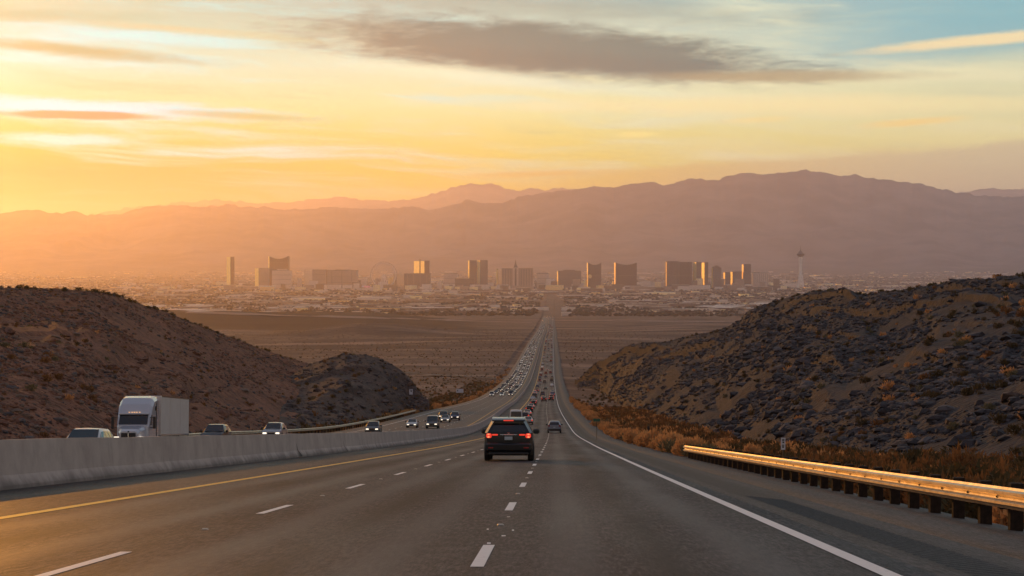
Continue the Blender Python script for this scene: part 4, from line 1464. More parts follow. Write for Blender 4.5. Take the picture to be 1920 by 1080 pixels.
# pale depot by the far end of the road
dpx, dpy, dpz = city_at(1062, 6900)
dg = empty('depot_building', (dpx, dpy, dpz))
tag(dg, 'pale blue-grey depot building right of the far end of the highway', 'building')
MB().box(-18, 18, -12, 12, -4, 11).build('wall', M['tower_pale'], dg)
MB().box(-18.6, 18.6, -12.6, 12.6, 11, 12.2).build('roof', M['white_steel'], dg)

# ----------------------------------------------------------------- vehicles
M['tyre'] = mat('tyre_rubber', (0.014, 0.013, 0.013), 0.8)
M['rim'] = mat('wheel_rim', (0.35, 0.34, 0.33), 0.35, 0.8)
M['glass'] = mat('dark_car_glass', (0.012, 0.014, 0.017), 0.06, spec=0.6)
M['black'] = mat('black_plastic', (0.018, 0.018, 0.019), 0.5)
M['chrome'] = mat('chrome_trim', (0.75, 0.75, 0.75), 0.15, 1.0)
M['plate'] = mat('number_plate', (0.42, 0.48, 0.52), 0.5)
M['red_lamp'] = mat('lit_tail_lamp', (0.5, 0.02, 0.015), 0.3, emit=(1.0, 0.06, 0.03), estr=0.75)
M['red_core'] = mat('tail_lamp_core', (0.6, 0.1, 0.05), 0.3, emit=(1.0, 0.28, 0.12), estr=1.3)
M['red_dim'] = mat('red_reflector', (0.30, 0.012, 0.012), 0.25)
M['head_lamp'] = mat('lit_head_lamp', (0.8, 0.78, 0.7), 0.2, emit=(1.0, 0.86, 0.66), estr=1.7)
M['amber_lamp'] = mat('amber_marker_lamp', (0.7, 0.35, 0.1), 0.3, emit=(1.0, 0.55, 0.25), estr=0.9)
PAINT = {}
for nm, c_, mt in (('slate', (0.20, 0.22, 0.28), 0.2), ('black', (0.005, 0.006, 0.010), 0.0), ('white', (0.66, 0.66, 0.66), 0.0), ('silver', (0.42, 0.43, 0.45), 0.5), ('grey', (0.13, 0.135, 0.15), 0.4),
                   ('dark', (0.03, 0.032, 0.04), 0.2), ('red', (0.26, 0.02, 0.016), 0.0), ('blue', (0.04, 0.07, 0.15), 0.2), ('tan', (0.33, 0.27, 0.20), 0.3)):
    PAINT[nm] = mat(nm + '_car_paint', c_, 0.30, mt, 0.25 if nm == 'black' else 0.4, coat=0.55 if nm == 'black' else 0.6)

# station: (y, y_top, z_bottom, z_belt, z_top, half_width, half_width_top)
STY = {
    'suv': [(-2.36, -2.20, .46, 1.10, 1.58, .86, .62), (-2.12, -1.86, .30, 1.12, 1.70, .955, .67), (-.3, -.3, .26, 1.09, 1.74, .965, .70), (.55, .15, .26, 1.07, 1.70, .965, .68),
            (1.25, 1.10, .27, 1.04, 1.09, .955, .80), (2.05, 2.05, .28, .96, 1.01, .94, .74), (2.36, 2.36, .40, .78, .84, .84, .60)],
    'sedan': [(-2.36, -2.34, .42, .88, .93, .84, .66), (-1.95, -1.75, .27, .93, .99, .90, .70), (-1.45, -.80, .26, .93, 1.40, .91, .60), (.35, .0, .26, .90, 1.43, .915, .61),
              (1.15, 1.0, .26, .86, .91, .91, .72), (2.0, 2.0, .27, .74, .79, .88, .68), (2.36, 2.36, .38, .60, .66, .76, .54)],
    'van': [(-2.5, -2.40, .46, 1.15, 1.98, .93, .80), (-2.3, -2.2, .30, 1.16, 2.06, .985, .84), (-.2, -.2, .28, 1.16, 2.10, .995, .86), (1.1, .75, .28, 1.12, 2.02, .99, .82),
            (1.85, 1.72, .28, 1.08, 1.13, .97, .84), (2.35, 2.35, .30, .98, 1.02, .95, .76), (2.6, 2.6, .42, .80, .86, .86, .62)],
    'truck': [(-2.8, -2.8, .55, 1.02, 1.06, .93, .92), (-2.7, -2.7, .45, 1.03, 1.08, .98, .94), (-.75, -.70, .42, 1.03, 1.10, .985, .94), (-.70, -.35, .42, 1.08, 1.84, .985, .72),
              (.75, .45, .42, 1.08, 1.86, .985, .72), (1.35, 1.2, .42, 1.10, 1.15, .98, .82), (2.5, 2.5, .42, 1.02, 1.07, .96, .78), (2.8, 2.8, .52, .84, .90, .88, .66)],
}
CAB = {'suv': (1, 3), 'sedan': (2, 3), 'van': (1, 3), 'truck': (3, 4)}     # roof stations
WHX = {'suv': (-1.42, 1.45, .37), 'sedan': (-1.40, 1.42, .325), 'van': (-1.5, 1.65, .36), 'truck': (-1.72, 1.85, .40)}


def ring(st):
    y, yt, zb, zbelt, zt, w, wt = st
    z5 = max(zbelt + 0.015, zt - 0.10)
    hf = [(0, y, zb), (w * .88, y, zb), (w * .985, y, zb + .16), (w, y, (zb + zbelt) / 2 + .06), (w * .985, y, zbelt),
          (wt + (w - wt) * (0.06 if zt - zbelt > .2 else 0.5), yt, z5), (wt * .88, yt, zt), (0, yt, zt + 0.02)]
    lf = [(-a, b, c) for a, b, c in hf[1:7]]
    return hf + lf[::-1]          # 14 points, closed


def bil(A, B, C, Dd, u, v):
    A, B, C, Dd = map(Vector, (A, B, C, Dd))
    return (A * (1 - u) + B * u) * (1 - v) + (Dd * (1 - u) + C * u) * v


def pane(mb, A, B, C, Dd, u0, u1, v0, v1, off, m=0, th=0.02):
    """thin slab laid on the quad A B C D (counter-clockwise seen from outside)"""
    p = [bil(A, B, C, Dd, u, v) for u, v in ((u0, v0), (u1, v0), (u1, v1), (u0, v1))]
    nn = (p[1] - p[0]).cross(p[3] - p[0]).normalized()
    o = [q + nn * off for q in p]
    i = [q - nn * th for q in p]
    mb.add(o + i, [(0, 1, 2, 3), (0, 4, 5, 1), (1, 5, 6, 2), (2, 6, 7, 3), (3, 7, 4, 0)], m)


def car_shapes(style, lit, simple=False):
    """list of (part name, MB, material key, parent part index or None)"""
    S_ = STY[style]
    rings = [ring(s) for s in S_]
    n = 14
    body = MB()
    vs = sum(rings, [])
    fs = []
    for a in range(len(S_) - 1):
        for i in range(n):
            j = (i + 1) % n
            fs.append((a * n + i, a * n + j, (a + 1) * n + j, (a + 1) * n + i))
    for base, rev in ((0, False), ((len(S_) - 1) * n, True)):
        for i in range(6):
            f = (base + i, base + n - i if i else base, base + n - 1 - i, base + i + 1)
            f = tuple(dict.fromkeys(f))
            fs.append(f[::-1] if rev else f)
    body.add(vs, fs)
    out = [('body', body, 'paint', None)]
    c0, c1 = CAB[style]
    Rr, Fr = rings[c0], rings[c1]
    Lx = lambda r, i: (-r[i][0], r[i][1], r[i][2])
    # windscreen
    g = MB()
    nf = rings[c1 + 1]
    pane(g, nf[6], Lx(nf, 6), Lx(Fr, 6), Fr[6], -.03, 1.03, .06, .93, .034)
    out.append(('windscreen', g, 'glass', None))
    # rear window
    g = MB()
    if style == 'sedan':
        nb = rings[c0 - 1]
        pane(g, Lx(nb, 6), nb[6], Rr[6], Lx(Rr, 6), -.02, 1.02, .08, .92, .034)
    elif style == 'truck':
        nb = rings[c0 - 1]
        pane(g, Lx(nb, 5), nb[5], Rr[6], Lx(Rr, 6), .08, .92, .15, .85, .012)
    else:
        nb = rings[0]
        pane(g, Lx(nb, 4), nb[4], nb[5], Lx(nb, 5), .05, .95, .10, 1.02, .014)
    out.append(('rear_window', g, 'glass', None))
    # side windows
    for sd in (1, -1):
        mir = (lambda p: p) if sd > 0 else (lambda p: (-p[0], p[1], p[2]))
        segs = list(range(c0, c1))
        if style == 'sedan':
            segs = [c0]
        for a in segs:
            A, B, C, Dd = rings[a][4], rings[a + 1][4], rings[a + 1][5], rings[a][5]
            parts = [(.05, .47), (.53, .95)] if style in ('sedan', 'truck') or (style == 'suv' and a == c0) else [(.06, .94)]
            for (u0, u1) in parts:
                g = MB()
                q = [mir(p) for p in (A, B, C, Dd)]
                if sd > 0:
                    pane(g, q[0], q[1], q[2], q[3], u0, u1, .08, .92, .010)
                else:
                    pane(g, q[1], q[0], q[3], q[2], 1 - u1, 1 - u0, .08, .92, .010)
                out.append(('side_window', g, 'glass', None))
        A, B, C = mir(rings[c1][4]), mir(rings[c1 + 1][4]), mir(rings[c1][5])
        cx = sum((Vector(p) for p in (A, B, C)), Vector()) / 3
        P_ = [cx + (Vector(p) - cx) * .78 + Vector((sd * .012, 0, 0)) for p in (A, B, C)]
        g = MB().add(P_ if sd > 0 else P_[::-1], [(0, 1, 2)])
        out.append(('side_window', g, 'glass', None))
    ya, yb, rr = WHX[style]
    for yy_ in (ya, yb):
        for sd in (1, -1):
            w_ = S_[2][5] - .10
            idx = len(out)
            out.append(('wheel', MB().wheel((sd * w_, yy_, rr), rr, .23), 'tyre', None))
            out.append(('rim', MB().tube((sd * (w_ + .02), yy_, rr), (sd * (w_ + .10), yy_, rr), rr * .62, rr * .55, 12), 'rim', idx))
            arch = MB()
            pts = [(yy_ + (rr + .06) * math.cos(t), rr + (rr + .06) * math.sin(t)) for t in np.linspace(-.35, math.pi + .35, 12)]
            arch.prism(pts, sd * (w_ + .04) - .07, sd * (w_ + .04) + .07, axis='x')
            out.append(('wheel_arch', arch, 'black', None))
    r0, rN = rings[0], rings[-1]
    zl = r0[4][2]
    # bumpers
    wb = r0[3][0]
    out.append(('rear_bumper', MB().box(-wb * 1.03, wb * 1.03, S_[0][0] - .07, S_[0][0] + .25, S_[0][2] - .08, S_[0][2] + .14, bev=.05), 'black', None))
    wf = rN[3][0]
    out.append(('front_bumper', MB().box(-wf * 1.06, wf * 1.06, S_[-1][0] - .25, S_[-1][0] + .07, S_[-1][2] - .12, S_[-1][2] + .10, bev=.05), 'black', None))
    out.append(('grille', MB().box(-wf * .42, wf * .42, S_[-1][0] - .1, S_[-1][0] + .035, S_[-1][2] + .13, S_[-1][3] - .02, bev=.02), 'black', None))
    out.append(('number_plate', MB().box(-.155, .155, S_[0][0] - .03, S_[0][0] + .05, zl - .36, zl - .22, bev=.01), 'plate', None))
    lh = .12 if style != 'truck' else .17
    zf = S_[-1][3] - .03
    for sd in (1, -1):
        x0, x1 = sorted((sd * wf * .52, sd * wf * .97))
        out.append(('headlight', MB().box(x0, x1, S_[-1][0] - .16, S_[-1][0] + .03, zf - lh, zf + .02, bev=.03), 'head' , None))
        x0, x1 = sorted((sd * wb * .72, sd * wb * 1.02))
        out.append(('tail_light', MB().box(x0, x1, S_[0][0] - .025, S_[0][0] + .2, zl - .20, zl + .02, bev=.03), 'tail', None))
        ym = S_[c1 + 1][0] - .35
        xm = S_[c1][5]
        x0, x1 = sorted((sd * (xm - .03), sd * (xm + .23)))
        out.append(('mirror', MB().box(x0, x1, ym - .09, ym + .09, S_[c1][3] + .0, S_[c1][3] + .19, bev=.05), 'black', None))
    return out


_cars = {}


def car_mat(key, paint, lit):
    if key == 'paint':
        return PAINT[paint]
    if key == 'head':
        return M['head_lamp'] if lit in ('head', 'both') else M['chrome']
    if key == 'tail':
        return M['red_lamp'] if lit in ('tail', 'both') else M['red_dim']
    return M[key]


def make_car(name, label, style, paint, lit, loc, heading, pitch, cat='car', group=None, detail=True):
    key = (style, paint, lit, detail)
    rot = Euler((pitch, 0, heading), 'XYZ')
    if key in _cars:
        o = copy_tree(_cars[key]) if detail else _cars[key].copy()
        if not detail:
            COL.objects.link(o)
        for kx in ('label', 'category', 'group'):
            if kx in o:
                del o[kx]
        o.name = name
    else:
        sh = car_shapes(style, lit)
        if detail:
            o = empty(name)
            made = []
            for (pn, mb, mk, par) in sh:
                made.append(mb.build(pn, car_mat(mk, paint, lit), made[par] if par is not None else o, smooth=(pn == 'wheel')))
        else:
            keys = []
            big = MB()
            for (pn, mb, mk, par) in sh:
                if pn in ('rim', 'number_plate', 'mirror', 'wheel_arch'):
                    continue
                if mk not in keys:
                    keys.append(mk)
                big.add(mb.v, mb.f, keys.index(mk))
            o = big.build(name, [car_mat(q_, paint, lit) for q_ in keys])
        _cars[key] = o
    o.location = loc
    o.rotation_mode = 'XYZ'
    o.rotation_euler = rot
    return tag(o, label, cat, group)


def slope(y):
    return math.atan(float(drop(y + 2) - drop(y - 2)) / 4)


def head(y):
    return -math.atan(float(edge_x(y + 2) - edge_x(y - 2)) / 4)


def car_on(name, label, style, paint, px=None, d=100, s=None, away=True, cat='car', group=None, detail=True, yaw=0.0, lit=True):
    if s is None:
        s = (px - 960) / F * d - float(edge_x(d))
    x = float(edge_x(d)) + s
    z = float(road_z(s, d))
    if away:
        return make_car(name, label, style, paint, 'tail' if lit else 'off', (x, d, z), head(d) + yaw, -slope(d), cat, group, detail)
    return make_car(name, label, style, paint, 'head', (x, d, z), head(d) + math.pi + yaw, slope(d), cat, group, detail)


# the dark SUV ahead, with its own extra parts
hero = car_on('suv_car', 'black sport utility car ahead in the middle lane with red brake lights', 'suv', 'black', px=956, d=78.0, cat='car')
for c in list(hero.children):
    if c.name.split('.')[0] in ('tail_light', 'rear_bumper', 'number_plate', 'rear_window'):
        for cc in list(c.children):
            bpy.data.objects.remove(cc)
        bpy.data.objects.remove(c)
del _cars[('suv', 'black', 'tail', True)]
r0 = ring(STY['suv'][0])
A_, B_, C_, D_ = (-r0[4][0], r0[4][1], r0[4][2]), r0[4], r0[5], (-r0[5][0], r0[5][1], r0[5][2])
g = MB(); pane(g, A_, B_, C_, D_, .075, .925, .12, 1.00, .014); g.build('rear_window', M['glass'], hero)
MB().prism([(-1.92, 1.735), (-2.10, 1.715), (-2.34, 1.645), (-2.40, 1.60), (-2.39, 1.575), (-1.95, 1.60)], -.655, .655, axis='x').build('spoiler', mat('roof_gloss_black', (0.02, 0.02, 0.022), 0.12, 0.0, 0.6, coat=1.0), hero)
MB().box(-.20, .20, -2.42, -2.36, 1.578, 1.618, bev=.01).build('brake_light', M['red_lamp'], hero)
MB().prism([(-.06, 0), (.08, 0), (.02, .09), (-.05, .10)], -.012, .012, axis='x').build('antenna_fin', M['black'], hero).location = (0, -1.75, 1.70)
for sd in (1, -1):
    MB().box(min(sd * .58, sd * .62), max(sd * .58, sd * .62), -1.7, .1, 1.735, 1.775, bev=.015).build('roof_rail', M['chrome'], hero)
    x0, x1 = sorted((sd * .66, sd * .885))
    tl = MB().box(x0, x1, -2.40, -2.10, .90, 1.10, bev=.05).build('tail_light', M['red_lamp'], hero)
    x0, x1 = sorted((sd * .74, sd * .84))
    MB().box(x0, x1, -2.412, -2.37, .92, .985, bev=.02).build('bulb', M['red_core'], tl)
    MB().box(x0, x1, -2.412, -2.37, 1.02, 1.075, bev=.02).build('bulb', M['red_core'], tl)
    x0, x1 = sorted((sd * .42, sd * .655))
    MB().box(x0, x1, -2.405, -2.20, 1.005, 1.065, bev=.02).build('tail_light', M['red_lamp'], hero)
    x0, x1 = sorted((sd * .60, sd * .80))
    MB().box(x0, x1, -2.475, -2.40, .50, .55, bev=.01).build('reflector', M['red_dim'], hero)
    x0, x1 = sorted((sd * .52, sd * .64))
    MB().box(x0, x1, -2.44, -2.30, .25, .31, bev=.02).build('exhaust', M['bolt'], hero)
MB().box(-.34, .34, -2.42, -2.36, 1.02, 1.05, bev=.01).build('chrome_strip', M['chrome'], hero)
MB().box(-.05, .05, -2.40, -2.36, 1.085, 1.115, bev=.012).build('emblem', M['chrome'], hero)
MB().box(-.155, .155, -2.425, -2.36, .83, .965, bev=.01).build('number_plate', M['plate'], hero)
MB().box(-.91, .91, -2.46, -2.10, .36, .72, bev=.08).build('rear_bumper', PAINT['black'], hero)
MB().box(-.80, .80, -2.44, -2.0, .22, .37, bev=.06).build('bumper_valance', M['black'], hero)

car_on('small_car', 'small slate-blue car alone in the right lane ahead', 'suv', 'slate', px=1039.5, d=272, lit=False)
wv = car_on('white_van', 'white high-roofed van with dark rear window just beyond the black utility car', 'van', 'white', px=968, d=300)
wv.scale = (1.06, 1.1, 1.5)
del _cars[('van', 'white', 'tail', True)]
tail = [('sedan', 'silver', 990, 345, 'silver car with lit tail lights just right of the white van'),
        ('suv', 'dark', 984, 385, 'dark car peering out above the white van roof'),
        ('sedan', 'white', 989, 432, 'white car, second in the queue beyond the white van'),
        ('suv', 'black', 992.5, 480, 'black car in the queue beyond the white van'),
        ('sedan', 'silver', 996, 540, 'silver car where the inner queue bends right'),
        ('suv', 'dark', 1000, 600, 'dark car with tail lights in the inner queue'),
        ('sedan', 'red', 1002, 655, 'red car far up the inner queue'),
        ('suv', 'black', 1020, 690, 'black car with red tail lights in the middle lane far ahead'),
        ('sedan', 'dark', 1019, 735, 'dark car directly beyond the far middle-lane black car'),
        ('suv', 'black', 1033.5, 705, 'black car with red tail lights in the right lane far ahead'),
        ('suv', 'dark', 1034, 752, 'dark car directly beyond the far right-lane black car')]
for st_, pc, px, d, lb in tail:
    car_on('passenger_car', lb, st_, pc, px=px, d=d)
onc = [('suv', 'white', 161, 93, 'white car roof just showing over the barrier in front of the truck'),
       ('suv', 'dark', 404, 160, 'dark oncoming car with white roof edge right of the truck'),
       ('suv', 'silver', 514, 188, 'silver oncoming car between the truck and the curve, by the guardrail'),
       ('suv', 'grey', 700, 258, 'grey oncoming car half hidden by the barrier top'),
       ('sedan', 'white', 773, 318, 'small white oncoming car before the group of four'),
       ('van', 'grey', 811, 312, 'tall grey oncoming van with bright headlights, front of the group of four'),
       ('sedan', 'silver', 835, 365, 'silver oncoming car close behind the grey van'),
       ('suv', 'dark', 831.5, 395, 'dark roofed oncoming car hidden behind the silver one'),
       ('suv', 'blue', 853, 385, 'blue oncoming car at the tail of the group of four')]
for st_, pc, px, d, lb in onc:
    car_on('passenger_car', lb, st_, pc, px=px, d=d, away=False)

# far queues: single-mesh cars
COLS = ['white', 'white', 'silver', 'silver', 'grey', 'dark', 'black', 'tan', 'blue', 'red']
KINDN = {'suv': 'utility car', 'sedan': 'saloon car', 'van': 'tall van', 'truck': 'pickup'}


def seg(y):
    row = HZ + F * float(drop(y)) / y
    return ('at the near end' if row > 735 else 'just above the wide signboard' if row > 718 else 'level with the knoll top' if row > 690 else 'by the desert side road' if row > 668 else
            'half way down the valley' if row > 645 else 'in the hazy far part' if row > 625 else 'almost at the vanishing end')


lanes_l = [-19.4, -23.0, -26.7]
used = []
for ln in lanes_l:
    y = 790 + R.uniform(0, 25)
    while y < 4600:
        pc = COLS[R.randint(len(COLS))]
        st_ = ['suv', 'sedan', 'suv', 'van', 'truck'][R.randint(5)]
        s = ln + R.normal(0, 0.25)
        car_on('distant_car', '%s %s in the %s lane of the oncoming queue, %s' % (pc, KINDN[st_], ('inner', 'middle', 'outer')[lanes_l.index(ln)], seg(y)), st_, pc, d=y, s=s, away=False,
               cat='car', group='%s vehicles in the far oncoming queue' % ('dark' if pc == 'black' else pc), detail=False)
        y += R.uniform(16, 44) * (1 + y / 6500.0)
lanes_r = [-9.0, -5.45, -1.8]
for i, ln in enumerate(lanes_r):
    y = (700, 800, 800)[i] + R.uniform(0, 30)
    while y < 4600:
        pc = COLS[R.randint(len(COLS))]
        st_ = ['suv', 'sedan', 'suv', 'van', 'truck'][R.randint(5)]
        s = ln + R.normal(0, 0.25)
        car_on('distant_car', '%s %s driving away in the %s lane, %s' % (pc, KINDN[st_], ('inner', 'middle', 'outer')[i], seg(y)), st_, pc, d=y, s=s, away=True, lit=R.uniform() < 0.22,
               cat='car', group='%s vehicles driving away far down the road' % ('dark' if pc == 'black' else pc), detail=False)
        y += (R.uniform(35, 80), R.uniform(60, 150), R.uniform(60, 130))[i] * (1 + y / 6500.0)
# lit road end
glow = MB()
for i in range(14):
    y = R.uniform(4700, 6600)
    s = R.uniform(-34, 4)
    x, z = float(edge_x(y)) + s, float(road_z(s, y))
    glow.tube((x, y, z + 0.6), (x, y - 0.3, z + 0.6), R.uniform(0.35, 0.8), n=6)
tag(glow.build('far_headlights', M['amber_lamp']), kind='stuff')

# ----------------------------------------------------------------- the lorry
TW = mat('white_cab_paint', (0.44, 0.46, 0.53), 0.25, 0.0, 0.5, coat=0.8)
TS = mat('trailer_sheet', (0.66, 0.60, 0.58), 0.45, 0.1, noise=(0.8, (0.56, 0.50, 0.48), 0.5))
dT = 131.0
sT = (239 - 960) / F * dT - float(edge_x(dT))
tr = empty('semi_truck', (float(edge_x(dT)) + sT, dT, float(road_z(sT, dT)) - 0.05), (slope(dT), 0, math.pi + head(dT) + 0.045))
tag(tr, 'white long-nosed semi truck with plain box trailer passing behind the barrier', 'truck')
# local +y = forwards, front bumper at y = 0, everything behind it negative
hood = MB()
def loft(mb, sec, m=0):
    n = len(sec[0])
    mb.add(sum(sec, []), [(a * n + i, a * n + (i + 1) % n, (a + 1) * n + (i + 1) % n, (a + 1) * n + i) for a in range(len(sec) - 1) for i in range(n)]
           + [tuple(range(n)), tuple(range(len(sec) * n - 1, (len(sec) - 1) * n - 1, -1))], m)
def sec(y, w, z0, z1, c=.12, wt=None):
    wt = wt or w
    return [(-w, y, z0), (w, y, z0), (w, y, z1 - c * 1.6), (wt - c, y, z1 - c * .3), (wt - c * 2, y, z1), (-wt + c * 2, y, z1), (-wt + c, y, z1 - c * .3), (-w, y, z1 - c * 1.6)]
loft(hood, [sec(-.05, .62, .75, 1.50, .1), sec(-.45, .74, .75, 1.66, .12), sec(-1.2, .86, .8, 1.80, .13), sec(-1.75, .96, .8, 1.90, .14)])
hood.build('hood', TW, tr)
cab = MB()
loft(cab, [sec(-1.70, 1.06, .7, 1.92, .10), sec(-1.85, 1.10, .7, 1.98, .1), sec(-2.25, 1.13, .7, 2.60, .12), sec(-2.45, 1.15, .7, 2.78, .12), sec(-2.9, 1.18, .7, 3.40, .16),
           sec(-3.6, 1.20, .7, 3.84, .18), sec(-4.6, 1.22, .7, 3.98, .18), sec(-5.2, 1.22, .7, 3.98, .18)])
cab.build('cab', TW, tr)
ws = MB()
for (xa, xb) in ((-.99, .99),):
    ws.add([(xb, -1.80, 1.985), (xa, -1.80, 1.985), (xa * .985, -2.26, 2.66), (xb * .985, -2.26, 2.66), (xb, -2.0, 1.95), (xa, -2.0, 1.95), (xa, -2.5, 2.62), (xb, -2.5, 2.62)],
           [(0, 1, 2, 3), (0, 4, 5, 1), (2, 6, 7, 3), (1, 5, 6, 2), (3, 7, 4, 0)])
ws.build('windscreen', M['glass'], tr)
MB().box(-1.08, 1.08, -2.46, -2.16, 2.66, 2.76, bev=.03).build('sun_visor', TW, tr)
for i in range(5):
    xx = (-.36, -.16, 0, .16, .36)[i]
    MB().box(xx - .05, xx + .05, -2.44, -2.33, 2.80, 2.85, bev=.015).build('marker_light', M['amber_lamp'], tr)
MB().box(-.50, .50, -.12, .0, .82, 1.40, bev=.04).build('grille', M['black'], tr)
MB().box(-.025, .025, -.02, .02, .84, 1.38).build('grille_bar', M['chrome'], tr)
MB().box(-.06, .06, -.14, -.03, 1.44, 1.53, bev=.02).build('emblem', M['black'], tr)
MB().box(-1.10, 1.10, -.35, .08, .36, .72, bev=.08).build('bumper', M['chrome'], tr)
for sd in (1, -1):
    f = MB()
    cy, cz, rr = -1.10, .55, .66
    pts = [(cy + rr * math.cos(t), cz + rr * .86 * math.sin(t)) for t in np.linspace(-.1, math.pi + .1, 12)]
    pts += [(cy + (rr - .12) * math.cos(t), cz + (rr - .12) * .84 * math.sin(t)) for t in np.linspace(math.pi + .1, -.1, 12)]
    n2 = len(pts)
    x0, x1 = sorted((sd * .70, sd * 1.15))
    vs = [(x0, a, b) for a, b in pts] + [(x1, a, b) for a, b in pts]
    fs = [(i, n2 + i, n2 + (i + 1) % n2, (i + 1) % n2) for i in range(n2)]
    fs += [(i, i + 1, n2 - 2 - i, n2 - 1 - i) for i in range(11)] + [(n2 + n2 - 1 - i, n2 + n2 - 2 - i, n2 + i + 1, n2 + i) for i in range(11)]
    f.add(vs, fs)
    f.build('fender', TW, tr)
    x0, x1 = sorted((sd * .66, sd * 1.08))
    MB().box(x0, x1, -.62, -.30, .92, 1.14, bev=.06).build('headlight', M['head_lamp'], tr)
    w_ = MB().wheel((sd * .98, cy, .50), .50, .28).build('wheel', M['tyre'], tr, smooth=True)
    MB().tube((sd * 1.0, cy, .5), (sd * 1.13, cy, .5), .30, .26, 12).build('rim', M['rim'], w_)
    arm = MB().tube((sd * 1.10, -2.2, 2.45), (sd * 1.42, -2.05, 2.45), .025, n=6).tube((sd * 1.10, -2.2, 1.75), (sd * 1.42, -2.05, 1.75), .025, n=6)
    ma = arm.build('mirror_arm', M['black'], tr)
    x0, x1 = sorted((sd * 1.34, sd * 1.54))
    MB().box(x0, x1, -2.14, -2.0, 1.68, 2.52, bev=.04).build('mirror', M['black'], ma)
    x0, x1 = sorted((sd * 1.13, sd * 1.175))
    MB().prism([(-2.25, 1.95), (-2.95, 1.95), (-2.95, 2.62), (-2.55, 2.62)], x0 + .0, x1 + .0, axis='x').build('side_window', M['glass'], tr)
    x0, x1 = sorted((sd * 1.19, sd * 1.235))
    MB().box(x0, x1, -4.15, -3.80, 2.95, 3.25, bev=.04).build('sleeper_window', M['glass'], tr)
    MB().box(x0 + sd * .01, x1 + sd * .01, -4.3, -4.24, .8, 3.5).build('door_seam', M['dark_gap'], tr)
    x0, x1 = sorted((sd * 1.02, sd * 1.20))
    MB().box(x0, x1, -5.2, -2.2, .42, .68, bev=.03).build('side_skirt', TW, tr)
    MB().tube((sd * 1.12, -5.36, .9), (sd * 1.12, -5.36, 3.7), .075, n=8).build('exhaust_stack', M['chrome'], tr)
    for yy_ in (-6.4, -7.7, -16.6, -17.9):
        w_ = MB().wheel((sd * .92, yy_, .50), .50, .55).build('wheel', M['tyre'], tr, smooth=True)
        MB().tube((sd * 1.0, yy_, .5), (sd * 1.21, yy_, .5), .28, .22, 10).build('rim', M['rim'], w_)
trl = MB().box(-1.28, 1.28, -19.6, -6.0, 1.18, 4.02, bev=.03).build('trailer', TS, tr)
for sd in (1, -1):
    x0, x1 = sorted((sd * 1.283, sd * 1.30))
    for yy_ in np.linspace(-15.0, -10.0, 2):
        MB().box(x0, x1, yy_ - .012, yy_ + .012, 1.22, 3.96).build('panel_rib', TS, trl)
    MB().box(x0, x1 + .01, -19.55, -6.05, 3.94, 4.03).build('top_rail', M['chrome'], trl)
    MB().box(x0, x1 + .01, -19.55, -6.05, 1.16, 1.28).build('bottom_rail', M['chrome'], trl)
MB().box(-.6, .6, -19.4, -5.2, .85, 1.17).build('chassis', M['black'], tr)

# ----------------------------------------------------------------- brush
def bush_mesh(name, nb, seed, m_, h=1.0, spread=0.75, leaf=0.16, core=0.35, up=0.6, stem_n=10):
    """a desert shrub: thin stems from one root and many leaf-sized faces through an uneven crown"""
    q = np.random.RandomState(seed)
    V, F_ = [], []
    lob = [(q.uniform(0, 2 * math.pi), q.uniform(0.3, 1.0), q.uniform(0.55, 1.0)) for _ in range(7)]
    def add_tri(a, b, c):
        o = len(V)
        V.extend([a, b, c]); F_.append((o, o + 1, o + 2))
    for i in range(stem_n):
        t = q.uniform(0, 2 * math.pi)
        rr = q.uniform(0.2, 1.0) * spread * 0.8
        tip = np.array((math.cos(t) * rr, math.sin(t) * rr, h * q.uniform(0.5, 0.95)))
        sd = np.array((-math.sin(t), math.cos(t), 0)) * 0.018
        add_tri(-sd + (0, 0, -0.05), sd + (0, 0, -0.05), tip)
    for i in range(nb):
        lt, lr, lh = lob[q.randint(len(lob))]
        c = np.array((math.cos(lt) * lr * spread * 0.55, math.sin(lt) * lr * spread * 0.55, h * lh * 0.55))
        d = q.normal(0, 1, 3)
        d /= np.linalg.norm(d)
        rad = q.uniform(0.35, 1.0) ** 0.5
        p = c + d * rad * np.array((spread * 0.5, spread * 0.5, h * lh * 0.45))
        p[2] = max(p[2], 0.02)
        dirv = d * 0.5 + np.array((0, 0, up)) + q.normal(0, 0.35, 3)
        dirv /= np.linalg.norm(dirv)
        sd = np.cross(dirv, q.normal(0, 1, 3))
        sd /= (np.linalg.norm(sd) + 1e-6)
        L_ = leaf * q.uniform(0.6, 1.5)
        add_tri(p - sd * L_ * 0.28, p + sd * L_ * 0.28, p + dirv * L_)
    return np_mesh(name, np.array(V), np.array(F_), m_, smooth=False)


